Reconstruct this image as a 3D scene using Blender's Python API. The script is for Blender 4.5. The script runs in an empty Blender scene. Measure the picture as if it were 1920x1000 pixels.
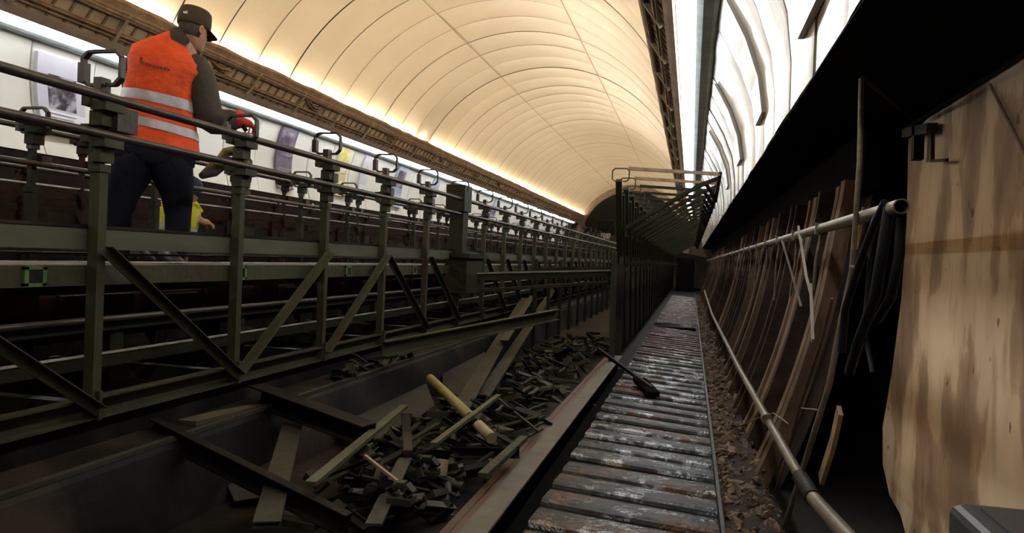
import bpy, bmesh, math, random
from mathutils import Vector, Matrix
C = bpy.context.scene.collection
SC = bpy.context.scene
R = random.Random(7)

# ------------------------------------------------------------------ camera
# world frame: +Y runs down the shaft along the escalator slope, +Z is normal to the slope
FPX = 1450.0
RHO = math.radians(2.3)
def _basis():
    vx, vy = 336.0, 3.0
    ux = vx*math.cos(RHO)-vy*math.sin(RHO); uy = vx*math.sin(RHO)+vy*math.cos(RHO)
    yaw = math.atan(ux/FPX); pitch = -math.atan(uy/math.hypot(FPX, ux))
    F = Vector((-math.sin(yaw)*math.cos(pitch), math.cos(yaw)*math.cos(pitch), math.sin(pitch)))
    Rt = Vector((math.cos(yaw), math.sin(yaw), 0)); U = Rt.cross(F)
    return F, Rt*math.cos(RHO)+U*math.sin(RHO), U*math.cos(RHO)-Rt*math.sin(RHO)
CF, CR, CU = _basis()
cam = bpy.data.cameras.new('camera'); camo = bpy.data.objects.new('camera', cam); C.objects.link(camo)
cam.sensor_width = 36.0; cam.lens = FPX/1920*36.0; cam.clip_start = 0.05; cam.clip_end = 300
camo.matrix_world = Matrix(((CR.x, CU.x, -CF.x, 0), (CR.y, CU.y, -CF.y, 0), (CR.z, CU.z, -CF.z, 0), (0, 0, 0, 1)))
SC.camera = camo
# ------------------------------------------------------------------ world, light, exposure
w = bpy.data.worlds.new('world'); SC.world = w; w.use_nodes = True
w.node_tree.nodes['Background'].inputs[0].default_value = (0.9, 0.75, 0.55, 1)
w.node_tree.nodes['Background'].inputs[1].default_value = 0.004
SC.view_settings.view_transform = 'Standard'
SC.view_settings.look = 'None'
SC.view_settings.gamma = 1.0
SC.view_settings.use_curve_mapping = False
SC.view_settings.exposure = 0.0
COVE_W = 66.0       # strength of the warm cove tubes
STRIP_W = 22.0      # strength of the cool strip lights

def ray(x, y): return CF*FPX + CR*(x-960) + CU*(500-y)
def at(x, y, X=None, Y=None, Z=None):      # a point of the place measured on its own plane
    d = ray(x, y)
    t = X/d.x if X is not None else (Y/d.y if Y is not None else Z/d.z)
    return d*t

# ------------------------------------------------------------------ materials
MATS = {}
def mat(name, c1, c2=None, scale=6.0, rough=0.6, metal=0.0, bump=0.0, bscale=None, thresh=(0.4, 0.62), rough2=None,
        emit=None, es=0.0, stretch=(1, 1, 1), c3=None, spec=0.5, coat=0.0):
    if name in MATS: return MATS[name]
    m = bpy.data.materials.new(name); m.use_nodes = True; MATS[name] = m
    nt = m.node_tree; b = nt.nodes['Principled BSDF']; L = nt.links
    b.inputs['Base Color'].default_value = (*c1, 1); b.inputs['Roughness'].default_value = rough
    b.inputs['Metallic'].default_value = metal; b.inputs['Specular IOR Level'].default_value = spec
    b.inputs['Coat Weight'].default_value = coat; b.inputs['Coat Roughness'].default_value = 0.15
    if emit: b.inputs['Emission Color'].default_value = (*emit, 1); b.inputs['Emission Strength'].default_value = es
    if c2 or bump:
        tc = nt.nodes.new('ShaderNodeTexCoord'); mp = nt.nodes.new('ShaderNodeMapping')
        mp.inputs['Scale'].default_value = stretch; L.new(tc.outputs['Object'], mp.inputs['Vector'])
    if c2:
        n = nt.nodes.new('ShaderNodeTexNoise'); n.inputs['Scale'].default_value = scale; n.inputs['Detail'].default_value = 8
        n.inputs['Roughness'].default_value = 0.62
        L.new(mp.outputs[0], n.inputs['Vector'])
        r = nt.nodes.new('ShaderNodeValToRGB'); r.color_ramp.elements[0].position = thresh[0]; r.color_ramp.elements[1].position = thresh[1]
        r.color_ramp.elements[0].color = (*c1, 1); r.color_ramp.elements[1].color = (*c2, 1)
        L.new(n.outputs['Fac'], r.inputs[0]); out = r.outputs[0]
        if c3:
            n2 = nt.nodes.new('ShaderNodeTexNoise'); n2.inputs['Scale'].default_value = scale*0.35; n2.inputs['Detail'].default_value = 6
            L.new(mp.outputs[0], n2.inputs['Vector'])
            r2 = nt.nodes.new('ShaderNodeValToRGB'); r2.color_ramp.elements[0].position = 0.5; r2.color_ramp.elements[1].position = 0.64
            L.new(n2.outputs['Fac'], r2.inputs[0])
            mx = nt.nodes.new('ShaderNodeMix'); mx.data_type = 'RGBA'; L.new(r2.outputs[0], mx.inputs[0]); L.new(out, mx.inputs[6])
            mx.inputs[7].default_value = (*c3, 1); out = mx.outputs[2]
        L.new(out, b.inputs['Base Color'])
        if rough2 is not None:
            mr = nt.nodes.new('ShaderNodeMapRange'); mr.inputs['From Min'].default_value = thresh[0]; mr.inputs['From Max'].default_value = thresh[1]
            mr.inputs['To Min'].default_value = rough; mr.inputs['To Max'].default_value = rough2
            L.new(n.outputs['Fac'], mr.inputs['Value']); L.new(mr.outputs[0], b.inputs['Roughness'])
    if bump:
        nb = nt.nodes.new('ShaderNodeTexNoise'); nb.inputs['Scale'].default_value = bscale or scale*2; nb.inputs['Detail'].default_value = 5
        L.new(mp.outputs[0], nb.inputs['Vector'])
        bp = nt.nodes.new('ShaderNodeBump'); bp.inputs['Strength'].default_value = bump; bp.inputs['Distance'].default_value = 0.03
        L.new(nb.outputs['Fac'], bp.inputs['Height']); L.new(bp.outputs[0], b.inputs['Normal'])
    return m

vaultm = mat('vault_skin', (0.60, 0.51, 0.375), (0.55, 0.46, 0.33), scale=1.2, rough=0.33, bump=0.10, bscale=2.2, thresh=(.3, .7), spec=0.5)
seamm = mat('vault_seam', (0.15, 0.095, 0.05), rough=0.7)
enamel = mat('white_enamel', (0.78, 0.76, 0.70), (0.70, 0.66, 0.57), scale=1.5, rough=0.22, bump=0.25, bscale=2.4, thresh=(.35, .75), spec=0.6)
backing = mat('dark_backing', (0.03, 0.026, 0.022), (0.05, 0.04, 0.03), scale=3, rough=0.8)
beige = mat('cornice_beige', (0.58, 0.48, 0.33), (0.44, 0.34, 0.22), scale=3, rough=0.6, thresh=(.4, .7))
brown = mat('cornice_brown', (0.20, 0.125, 0.075), (0.32, 0.21, 0.13), scale=7, rough=0.7)
dustpink = mat('cornice_soffit', (0.55, 0.44, 0.36), (0.45, 0.34, 0.27), scale=3, rough=0.7)
fasciam = mat('grey_trough', (0.42, 0.45, 0.44), (0.25, 0.28, 0.26), scale=4, rough=0.4, thresh=(.35, .65))
covem = mat('warm_tube', (1, 1, 1), rough=0.4, emit=(1.0, 0.86, 0.66), es=COVE_W*4)
stripm = mat('cool_diffuser', (1, 1, 1), rough=0.4, emit=(0.92, 0.97, 1.0), es=STRIP_W)
housing = mat('lamp_housing', (0.5, 0.5, 0.48), (0.35, 0.33, 0.3), scale=8, rough=0.5)
green = mat('green_painted_steel', (0.029, 0.030, 0.0125), (0.044, 0.043, 0.019), spec=.3, scale=5, rough=0.55, rough2=0.8, bump=0.2, bscale=22, c3=(0.036, 0.024, 0.015))
greend = mat('dark_green_steel', (0.012, 0.0135, 0.006), (0.019, 0.020, 0.009), spec=.15, scale=6, rough=0.5, bump=0.2, bscale=22, c3=(0.02, 0.013, 0.009))
rusty = mat('rusty_red_steel', (0.032, 0.012, 0.009), (0.016, 0.008, 0.006), spec=.08, scale=6, rough=0.65, bump=0.3, bscale=20, c3=(0.02, 0.016, 0.011))
railm = mat('dull_rail', (0.06, 0.046, 0.035), (0.035, 0.026, 0.02), scale=9, rough=0.4, metal=0.4, bump=0.1)
shiny = mat('polished_rail', (0.75, 0.72, 0.66), (0.40, 0.36, 0.30), scale=5, rough=0.35, metal=0.5)
darkm = mat('oily_black_steel', (0.005, 0.0045, 0.004), (0.010, 0.008, 0.0065), spec=.1, scale=5, rough=0.6, bump=0.2, bscale=15, c3=(0.03, 0.02, 0.015))
greyst = mat('worn_grey_steel', (0.044, 0.041, 0.029), (0.025, 0.023, 0.016), spec=.25, scale=6, rough=0.55, metal=0.1, bump=0.15, bscale=20)
oliveb = mat('olive_bar', (0.06, 0.062, 0.024), (0.036, 0.036, 0.017), scale=9, rough=0.55, bump=0.1)
tanb = mat('tan_board', (0.050, 0.040, 0.024), (0.028, 0.022, 0.013), spec=.2, scale=5, rough=0.7, bump=0.15, stretch=(1, 1, 1))
yellowt = mat('yellow_tube', (0.24, 0.19, 0.055), (0.15, 0.12, 0.04), scale=10, rough=0.5)
creamc = mat('cream_roll', (0.30, 0.23, 0.14), (0.2, 0.15, 0.09), scale=10, rough=0.6)
floorm = mat('oily_concrete', (0.005, 0.004, 0.0035), (0.010, 0.008, 0.006), spec=.2, scale=2.5, rough=0.75, bump=0.4, bscale=9)
blackp = mat('black_board', (0.004, 0.004, 0.0036), (0.007, 0.006, 0.005), spec=.02, scale=3, rough=0.95)
ribm = mat('rusty_rib', (0.085, 0.050, 0.031), (0.045, 0.025, 0.016), spec=.25, scale=5, rough=0.75, bump=0.4, bscale=14, c3=(0.12, 0.07, 0.04), stretch=(2, 2, .7))
wallbr = mat('brown_lining', (0.013, 0.008, 0.006), (0.024, 0.013, 0.009), spec=.2, scale=4, rough=0.85, bump=0.6, bscale=8)
slabm = None
pipem = mat('galvanised_pipe', (0.16, 0.13, 0.095), (0.08, 0.055, 0.034), scale=7, rough=0.45, metal=0.3, bump=0.1, stretch=(2, .6, 2))
rubm = mat('brown_rubble', (0.05, 0.028, 0.016), (0.12, 0.072, 0.04), scale=16, rough=0.6, spec=.3, bump=0.4)
cablem = mat('black_cable', (0.006, 0.0065, 0.0075), rough=0.6, spec=.12)

def stair_material():
    m = bpy.data.materials.new('wet_stair_metal'); m.use_nodes = True; nt = m.node_tree; L = nt.links; b = nt.nodes['Principled BSDF']
    gp = nt.nodes.new('ShaderNodeNewGeometry')
    def noise(sc, det=6, rg=.6):
        n = nt.nodes.new('ShaderNodeTexNoise'); n.inputs['Scale'].default_value = sc; n.inputs['Detail'].default_value = det; n.inputs['Roughness'].default_value = rg
        L.new(gp.outputs['Position'], n.inputs['Vector']); return n.outputs['Fac']
    def ramp(f, a, c, ca=(0, 0, 0), cb=(1, 1, 1)):
        r = nt.nodes.new('ShaderNodeValToRGB'); r.color_ramp.elements[0].position = a; r.color_ramp.elements[1].position = c
        r.color_ramp.elements[0].color = (*ca, 1); r.color_ramp.elements[1].color = (*cb, 1); L.new(f, r.inputs[0]); return r.outputs[0]
    base = ramp(noise(9), .35, .7, (.010, .010, .0095), (.034, .034, .032))
    rust_dim = ramp(noise(22), .35, .65, (.030, .013, .006), (.085, .037, .014))
    mask = ramp(noise(2.6), .53, .59)
    sx = nt.nodes.new('ShaderNodeSeparateXYZ'); L.new(gp.outputs['Position'], sx.inputs[0])
    far = nt.nodes.new('ShaderNodeMapRange'); far.inputs['From Min'].default_value = 9.5; far.inputs['From Max'].default_value = 13.5; L.new(sx.outputs['Y'], far.inputs['Value'])  # far treads: browner, and their dimness painted into colour and specular
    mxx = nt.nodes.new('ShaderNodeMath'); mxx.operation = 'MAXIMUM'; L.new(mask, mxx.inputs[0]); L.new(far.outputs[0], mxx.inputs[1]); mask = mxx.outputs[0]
    mx = nt.nodes.new('ShaderNodeMix'); mx.data_type = 'RGBA'; L.new(mask, mx.inputs[0]); L.new(base, mx.inputs[6]); L.new(rust_dim, mx.inputs[7]); L.new(mx.outputs[2], b.inputs['Base Color'])
    wet = ramp(noise(5.5, 4), .42, .50, (.06, .06, .06), (.40, .40, .40)); L.new(wet, b.inputs['Roughness'])
    b.inputs['Metallic'].default_value = 0.0; wsp = ramp(noise(5.5, 4), .42, .50, (.9, .9, .9), (.16, .16, .16))
    far_dim = nt.nodes.new('ShaderNodeMix'); far_dim.data_type = 'RGBA'; L.new(far.outputs[0], far_dim.inputs[0]); L.new(wsp, far_dim.inputs[6]); far_dim.inputs[7].default_value = (.08, .08, .08, 1); L.new(far_dim.outputs[2], b.inputs['Specular IOR Level'])
    bp = nt.nodes.new('ShaderNodeBump'); bp.inputs['Strength'].default_value = .45; bp.inputs['Distance'].default_value = .02
    L.new(noise(26, 4), bp.inputs['Height']); L.new(bp.outputs[0], b.inputs['Normal'])
    return m
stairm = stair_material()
def slab_material():
    m = bpy.data.materials.new('stained_slab'); m.use_nodes = True; nt = m.node_tree; L = nt.links; b = nt.nodes['Principled BSDF']
    tc = nt.nodes.new('ShaderNodeTexCoord')
    def noise(sc, stretch, det=7):
        mp = nt.nodes.new('ShaderNodeMapping'); mp.inputs['Scale'].default_value = stretch; L.new(tc.outputs['Object'], mp.inputs[0])
        n = nt.nodes.new('ShaderNodeTexNoise'); n.inputs['Scale'].default_value = sc; n.inputs['Detail'].default_value = det; L.new(mp.outputs[0], n.inputs[0]); return n.outputs['Fac']
    def ramp(f, st):
        r = nt.nodes.new('ShaderNodeValToRGB'); e = r.color_ramp.elements
        while len(e) < len(st): e.new(.5)
        for k, (p, c) in enumerate(st): e[k].position = p; e[k].color = (*c, 1)
        L.new(f, r.inputs[0]); return r.outputs[0]
    c = ramp(noise(1.5, (1, 1.8, .8)), [(.40, (.24, .15, .09)), (.49, (.40, .265, .155)), (.52, (.60, .44, .27)), (.66, (.70, .54, .35))])
    st = ramp(noise(5, (1, 2.4, .5)), [(.55, (1, 1, 1)), (.72, (.60, .50, .40))])
    mx = nt.nodes.new('ShaderNodeMix'); mx.data_type = 'RGBA'; mx.blend_type = 'MULTIPLY'; mx.inputs[0].default_value = .8
    L.new(c, mx.inputs[6]); L.new(st, mx.inputs[7])
    sp = ramp(noise(9, (1, 1, 1), 3), [(.26, (.25, .16, .11)), (.30, (1, 1, 1))])
    m2 = nt.nodes.new('ShaderNodeMix'); m2.data_type = 'RGBA'; m2.blend_type = 'MULTIPLY'; m2.inputs[0].default_value = .9
    L.new(mx.outputs[2], m2.inputs[6]); L.new(sp, m2.inputs[7]); L.new(m2.outputs[2], b.inputs['Base Color'])
    b.inputs['Roughness'].default_value = .7
    bp = nt.nodes.new('ShaderNodeBump'); bp.inputs['Strength'].default_value = .25; bp.inputs['Distance'].default_value = .01
    L.new(noise(14, (1, 1.5, .6)), bp.inputs['Height']); L.new(bp.outputs[0], b.inputs['Normal'])
    return m
slabm = slab_material()

# ------------------------------------------------------------------ mesh helpers
class MB:
    def __init__(s): s.v = []; s.f = []; s.sm = []
    def add(s, vs, fs, smooth=False):
        o = len(s.v); s.v += [tuple(p) for p in vs]
        for f in fs: s.f.append(tuple(i+o for i in f)); s.sm.append(smooth)
        return s
    def box(s, x0, x1, y0, y1, z0, z1):
        return s.add([(x0, y0, z0), (x1, y0, z0), (x1, y1, z0), (x0, y1, z0), (x0, y0, z1), (x1, y0, z1), (x1, y1, z1), (x0, y1, z1)],
                     [(0, 3, 2, 1), (4, 5, 6, 7), (0, 1, 5, 4), (1, 2, 6, 5), (2, 3, 7, 6), (3, 0, 4, 7)])
    def bar(s, a, b, w, h, up=(0, 0, 1)):
        a = Vector(a); b = Vector(b); d = (b-a).normalized(); u = Vector(up)
        if abs(d.dot(u)) > .97: u = Vector((0, 1, 0)) if abs(d.y) < .9 else Vector((1, 0, 0))
        r = d.cross(u).normalized(); u = r.cross(d)
        vs = []
        for p in (a, b):
            for i, j in ((-1, -1), (1, -1), (1, 1), (-1, 1)): vs.append(p+r*(i*w/2)+u*(j*h/2))
        return s.add(vs, [(0, 1, 2, 3)[::-1], (4, 5, 6, 7), (0, 1, 5, 4), (1, 2, 6, 5), (2, 3, 7, 6), (3, 0, 4, 7)])
    def prof(s, a, b, pts, up=(0, 0, 1)):        # closed profile swept from a to b (pts in right, up)
        a = Vector(a); b = Vector(b); d = (b-a).normalized(); u = Vector(up)
        if abs(d.dot(u)) > .97: u = Vector((1, 0, 0))
        r = d.cross(u).normalized(); u = r.cross(d); n = len(pts)
        vs = [p+r*x+u*y for p in (a, b) for x, y in pts]
        return s.add(vs, [tuple(range(n))[::-1], tuple(range(n, 2*n))]+[(i, (i+1) % n, n+(i+1) % n, n+i) for i in range(n)])
    def tube(s, pts, r, seg=10, caps=True, open_r=None):
        pts = [Vector(p) for p in pts]; n = len(pts); rs = r if isinstance(r, (list, tuple)) else [r]*n
        vs = []; prev = None
        for i, p in enumerate(pts):
            d = (pts[min(i+1, n-1)]-pts[max(i-1, 0)]).normalized()
            if prev is None:
                u = Vector((0, 0, 1)) if abs(d.z) < .9 else Vector((1, 0, 0))
                x = d.cross(u).normalized()
            else: x = (prev-d*prev.dot(d)).normalized()
            prev = x; y = x.cross(d)
            for k in range(seg):
                a = 2*math.pi*k/seg; vs.append(p+x*(math.cos(a)*rs[i])+y*(math.sin(a)*rs[i]))
        fs = [(i*seg+k, i*seg+(k+1) % seg, (i+1)*seg+(k+1) % seg, (i+1)*seg+k) for i in range(n-1) for k in range(seg)]
        s.add(vs, fs, True)
        if caps: s.add(vs[:seg], [tuple(range(seg))[::-1]]); s.add(vs[-seg:], [tuple(range(seg))])
        return s
    def loft(s, rings, closed=True, caps=True, smooth=True):
        n = len(rings[0]); vs = [p for rg in rings for p in rg]; fs = []
        for i in range(len(rings)-1):
            for k in range(n if closed else n-1):
                fs.append((i*n+k, i*n+(k+1) % n, (i+1)*n+(k+1) % n, (i+1)*n+k))
        if caps and closed: fs += [tuple(range(n))[::-1], tuple(range(len(vs)-n, len(vs)))]
        return s.add(vs, fs, smooth)
    def build(s, name, m, parent=None, origin=None):
        me = bpy.data.meshes.new(name)
        vs = [Vector(v) for v in s.v]
        if origin is None and parent is None:
            lo = Vector([min(v[i] for v in vs) for i in range(3)]); hi = Vector([max(v[i] for v in vs) for i in range(3)])
            origin = Vector(((lo.x+hi.x)/2, (lo.y+hi.y)/2, lo.z))
        og = Vector(origin) if origin is not None else Vector((0, 0, 0))
        base = parent.location if (parent is not None) else Vector((0, 0, 0))
        if parent is not None:
            p = parent
            acc = Vector((0, 0, 0))
            while p is not None: acc += p.location; p = p.parent
            og = acc; base = acc
        me.from_pydata([v-og for v in vs], [], s.f)
        for p, sm in zip(me.polygons, s.sm): p.use_smooth = sm
        bm = bmesh.new(); bm.from_mesh(me); bmesh.ops.recalc_face_normals(bm, faces=bm.faces); bm.to_mesh(me); bm.free()
        me.materials.append(m); me.update()
        o = bpy.data.objects.new(name, me); C.objects.link(o)
        if parent is not None: o.parent = parent
        else: o.location = og
        return o
def tag(o, label=None, cat=None, group=None, kind=None):
    if label: o['label'] = label
    if cat: o['category'] = cat
    if group: o['group'] = group
    if kind: o['kind'] = kind
    return o
def empty(name, loc, label, cat, group=None):
    o = bpy.data.objects.new(name, None); C.objects.link(o); o.location = Vector(loc); o.empty_display_size = .1
    return tag(o, label, cat, group)
def struct(name, mb, m): return tag(mb.build(name, m, origin=(0, 0, 0)), kind='structure')
def copy_tree(o, parent=None):
    c = o.copy(); C.objects.link(c)
    if parent is not None: c.parent = parent
    for ch in list(o.children): copy_tree(ch, c)
    return c
LP = lambda w, h, t: [(0, 0), (w, 0), (w, t), (t, t), (t, h), (0, h)]                       # angle iron
CP = lambda w, h, t: [(-w/2, -h/2), (w/2, -h/2), (w/2, -h/2+t), (-w/2+t, -h/2+t), (-w/2+t, h/2-t), (w/2, h/2-t), (w/2, h/2), (-w/2, h/2)]   # channel

# ------------------------------------------------------------------ the shaft
XC = -3.25; Y0 = -2.0; Y1 = 43.0
VZ, VR = 1.15, 3.12
FLOOR = -1.40
def side(s, half): return XC + s*half
PITCH = 0.9
# vault: rings of skin panels, each slightly bowed, over dark seams
def vault():
    mb = MB(); a0 = math.acos(2.80/VR); a0 = math.asin((2.46-VZ)/VR)
    N = 44
    y = Y0
    while y < Y1:
        rings = []
        off = R.uniform(-.004, .004)
        for t, dr in ((0.013, -.001), (.10, .004), (.5, .007), (.90, .004), (.987, -.001)):
            rg = []
            for k in range(N+1):
                a = a0+(math.pi-2*a0)*k/N; r = VR+dr+off-.012
                rg.append((XC+math.cos(a)*r, y+PITCH*t, VZ+math.sin(a)*r))
            rings.append(rg)
        mb.loft(rings, closed=False, caps=False)
        y += PITCH
    return mb
v = struct('ceiling', vault(), vaultm)
mb = MB(); a0 = math.asin((2.42-VZ)/VR); N = 44
mb.loft([[(XC+math.cos(a0+(math.pi-2*a0)*k/N)*r, y, VZ+math.sin(a0+(math.pi-2*a0)*k/N)*r) for k in range(N+1)] for y, r in ((Y0, VR+.015), (Y1, VR+.015))], closed=False, caps=False)
struct('trim_1', mb, seamm)
mb = MB()                                   # two thin lengthwise seam battens
for sg in (-1, 1):
    a = math.pi/2-sg*math.asin(1.10/VR); r = VR-.012
    mb.bar((XC+math.cos(a)*r, Y0, VZ+math.sin(a)*r), (XC+math.cos(a)*r, Y1, VZ+math.sin(a)*r), .010, .008)
struct('trim_2', mb, mat('seam_batten', (.36, .26, .15), rough=.6))
# outer lining shell behind the cornices
mb = MB()
def shell_prof():
    pts = [(1.30, FLOOR-.1), (1.45, -.9), (1.62, -.2), (1.60, .9), (1.2, 1.9), (.55, 2.8)]
    pr = pts[:]
    for k in range(1, 12):
        a = math.radians(25+130*k/12); pr.append((XC+math.cos(a)*4.3, 1.1+math.sin(a)*4.0))
    return pr+[(2*XC-x, z) for x, z in reversed(pts)]
pr = shell_prof()
mb.loft([[(x, Y0, z) for x, z in pr], [(x, Y1+6, z) for x, z in pr]], closed=False, caps=False, smooth=False)
struct('wall_outer', mb, wallbr)
mb = MB().box(-8.2, 1.5, Y0, Y1+6, FLOOR-.2, FLOOR); struct('floor', mb, floorm)
mb = MB().box(-8.4, 2.0, Y0-.1, Y0, -1.6, 5.6); struct('wall_back', mb, backing)

# wall panels, seams plumb (so sheared in the slope frame)
PROF = [(3.79, .945), (3.77, 1.20), (3.72, 1.45), (3.60, 1.72), (3.46, 1.94), (3.37, 2.06)]
SH = -0.577
PP = 0.87
def wall_panels(s, y_start, seed):
    mb = MB(); rr = random.Random(seed); y = y_start
    while y < Y1-.2:
        g = .011; off = rr.uniform(-.006, .006); tw = rr.uniform(-.008, .008)
        for th in (0,):
            rows = []
            for t, q in ((g, 0), (.08, .006), (.5, .014+rr.uniform(-.006, .006)), (.92, .006), (1-g/PP, 0)):
                row = []
                for hf, z in PROF:
                    h2 = hf-q*.5+off+tw*(t-.5)
                    row.append((side(s, h2), y+PP*t+SH*(z-.945), z))
                rows.append(row)
            mb.loft(rows, closed=False, caps=False)
            rim = [(x+s*.03, yy, z) for x, yy, z in rows[0]]; mb.loft([rim, rows[0]], closed=False, caps=False, smooth=False)
            rim = [(x+s*.03, yy, z) for x, yy, z in rows[-1]]; mb.loft([rows[-1], rim], closed=False, caps=False, smooth=False)
        y += PP
    return mb
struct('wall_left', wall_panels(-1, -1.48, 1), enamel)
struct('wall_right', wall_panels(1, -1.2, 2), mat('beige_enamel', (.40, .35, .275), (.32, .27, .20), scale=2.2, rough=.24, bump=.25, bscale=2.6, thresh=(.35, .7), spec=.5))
for s, n in ((-1, 'trim_3'), (1, 'trim_4')):
    mb = MB(); mb.loft([[(side(s, hf+.035), y, z) for hf, z in PROF] for y in (Y0, Y1)], closed=False, caps=False)
    struct(n, mb, mat('panel_joint', (.16, .14, .12), rough=.7))
# dark skirting boards under the enamel walls
mb = MB(); mb.add([(.537, Y0, .93), (.537, Y1, .93), (1.24, Y1, .84), (1.24, Y0, .84), (.539, Y0, .944), (.539, Y1, .944), (1.24, Y1, .90), (1.24, Y0, .90)],
                  [(0, 1, 2, 3), (4, 5, 6, 7), (0, 4, 5, 1), (3, 2, 6, 7)])
struct('trim_5', mb, blackp)
mb = MB(); mb.box(-7.10, -7.02, Y0, Y1, FLOOR, .93); struct('wall_left_lower', mb, mat('left_plinth', (.007, .0045, .004), (.012, .007, .005), spec=.05, scale=4, rough=.8, bump=.4))
for s, n in ((-1, 'trim_6'), (1, 'trim_7')):         # grey trough between wall panels and strip lights
    mb = MB(); pts = [(3.38, 2.045), (3.34, 2.025), (3.26, 2.03), (3.215, 2.05), (3.215, 2.12), (3.38, 2.12)]
    mb.loft([[(side(s, h), y, z) for h, z in pts] for y in (Y0, Y1)], closed=True, caps=True, smooth=False)
    struct(n, mb, fasciam)

# cornices
def cornice(s, name):
    mb = MB(); pts = [(3.215, 2.12), (3.03, 2.12), (3.02, 2.09), (2.97, 2.13), (2.93, 2.17), (2.72, 2.46), (2.74, 2.50), (3.3, 2.50), (3.3, 2.2)]
    mb.loft([[(side(s, h), y, z) for h, z in pts] for y in (Y0, Y1)], closed=True, caps=True, smooth=False)
    o = struct(name, mb, beige)
    k = MB()
    k.loft([[(side(s, h), y, z) for h, z in ((3.03, 2.115), (3.015, 2.085), (2.965, 2.118), (2.925, 2.155), (2.95, 2.18))] for y in (Y0, Y1)], closed=True, smooth=False)
    k.build('soffit_strip', dustpink, o)
    y = Y0+.1; ribs = MB(); big = MB(); i = 0
    while y < Y1-.1:
        a = Vector((side(s, 2.925), y, 2.165)); b = Vector((side(s, 2.715), y, 2.455))
        if i % 6 == 0: big.bar(a, b, .10, .05, up=(s, 0, -1))
        else: ribs.bar(a, b, .018, .03, up=(s, 0, -1))
        i += 1; y += .215
    tag(ribs.build('lattice_ribs', brown, o)); big.build('stanchions', mat('stanchion_beige', (.42, .36, .26), (.3, .24, .16), scale=6, rough=.6), o)
    c = MB()
    for t, r in ((.16, .012), (.30, .018), (.36, .010), (.80, .022), (.88, .028), (.97, .022)):
        pts = []; yy = Y0
        while yy < Y1:
            tt = t+R.uniform(-.012, .012); h = 2.925-.21*tt-.02; z = 2.165+.29*tt-.02
            pts.append((side(s, h), yy, z)); yy += 1.1
        c.tube(pts, r, seg=6)
    c.build('conduits', brown, o)
    l = MB(); rows = []; yy = Y0
    while yy < Y1+.3:
        d = R.uniform(-.012, .012)
        rows.append([(side(s, h), yy, z+d*q) for h, z, q in ((2.80, 2.44, 0), (2.70, 2.42, .5), (2.655, 2.50, 1), (2.67, 2.545, 1), (2.70, 2.535, 1), (2.73, 2.48, 0))]); yy += .3
    l.loft(rows, closed=True, smooth=False); l.build('ledge', brown, o)
    return o
cornice(-1, 'trim_8'); cornice(1, 'trim_9')
# cable clumps sagging on the left cornice
for i in range(9):
    yb = 5.2+i*3.1+R.uniform(-.4, .4); mb = MB()
    for j in range(5):
        p = []; ph = R.uniform(0, 6)
        for k in range(9):
            a = k/8; p.append((side(-1, 2.74+.03*math.sin(ph+a*5)+.04), yb+a*.7+.1*math.sin(ph+3*a), 2.40-.13*math.sin(a*math.pi)*(.4+.15*j)))
        mb.tube(p, .013, seg=5)
    tag(mb.build('cable_bundle', brown), 'sagging brown cable bundle clipped along the left cornice', 'cable', 'cable bundles on the left cornice')

# lamps ---------------------------------------------------------------------
def make_cove():
    e = empty('cove_tube', (0, 0, 0), 'x', 'lamp', 'warm cove tubes along the cornices')
    MB().tube([(0, -.41, 0), (0, .41, 0)], .013, seg=8).build('tube', covem, e)
    MB().box(-.02, .02, -.42, .42, -.030, -.015).build('batten', housing, e)
    return e
cv = make_cove(); first = True
for s, word in ((-1, 'left'), (1, 'right')):
    y = Y0+.45; k = 0
    while y < Y1-.2:
        short = (s == -1 and abs(y-16.8) < .5)
        if True:
            o = cv if first else copy_tree(cv); first = False
            o.location = (side(s, 2.757), y, 2.535); o['label'] = 'warm white tube lamp in the cove behind the %s cornice, lighting the vault' % word
            o['group'] = 'warm cove tubes of the %s cornice' % word
            if short: o.scale = (1, .42, 1)
        y += PITCH; k += 1
def make_strip():
    e = empty('strip_light', (0, 0, 0), 'x', 'lamp', 'x')
    pts = [(-.075, .03), (-.078, 0), (-.055, -.022), (0, -.030), (.055, -.022), (.078, 0), (.075, .03)]
    mb = MB(); mb.loft([[(x*q, y, z*(.4 if q < 1 else 1)+(.0)) for x, z in pts] for y, q in ((-.585, .75), (-.57, 1), (.57, 1), (.585, .75))], closed=True)
    mb.build('diffuser', stripm, e)
    MB().box(-.082, .082, -.59, .59, .026, .05).build('lamp_housing', housing, e)
    return e
st = make_strip(); first = True
for s, word in ((-1, 'left'), (1, 'right')):
    y = Y0+.75
    while y < Y1-.4:
        o = st if first else copy_tree(st); first = False
        o.location = (side(s, 3.125), y, 2.068)
        o['label'] = 'long white strip light under the %s cornice above the enamel panels' % word
        o['group'] = 'strip lights under the %s cornice' % word
        y += 1.22

# end of the shaft ----------------------------------------------------------
mb = MB()
for k in range(1):
    rg0 = []; rg1 = []; rg2 = []; rg3 = []
    for j in range(33):
        a = math.radians(-10+200*j/32)
        c, sn = math.cos(a), math.sin(a)
        rg0.append((XC+c*3.12, Y1-.15, VZ+sn*3.12)); rg1.append((XC+c*2.80, Y1-.15, VZ+sn*2.80)); rg2.append((XC+c*2.80, Y1+.4, VZ+sn*2.80)); rg3.append((XC+c*4.4, Y1+.4, VZ+sn*4.4))
    mb.loft([rg0, rg1, rg2, rg3], closed=False, caps=False)
struct('trim_10', mb, mat('end_arch', (.13, .085, .05), (.09, .06, .04), scale=4, rough=.7))
mb = MB().box(-8, 2, Y1+5, Y1+5.2, -1.6, 5.6); struct('wall_end', mb, mat('end_wall', (.10, .08, .055), (.05, .055, .04), scale=.9, rough=.8, thresh=(.42, .58)))
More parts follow.
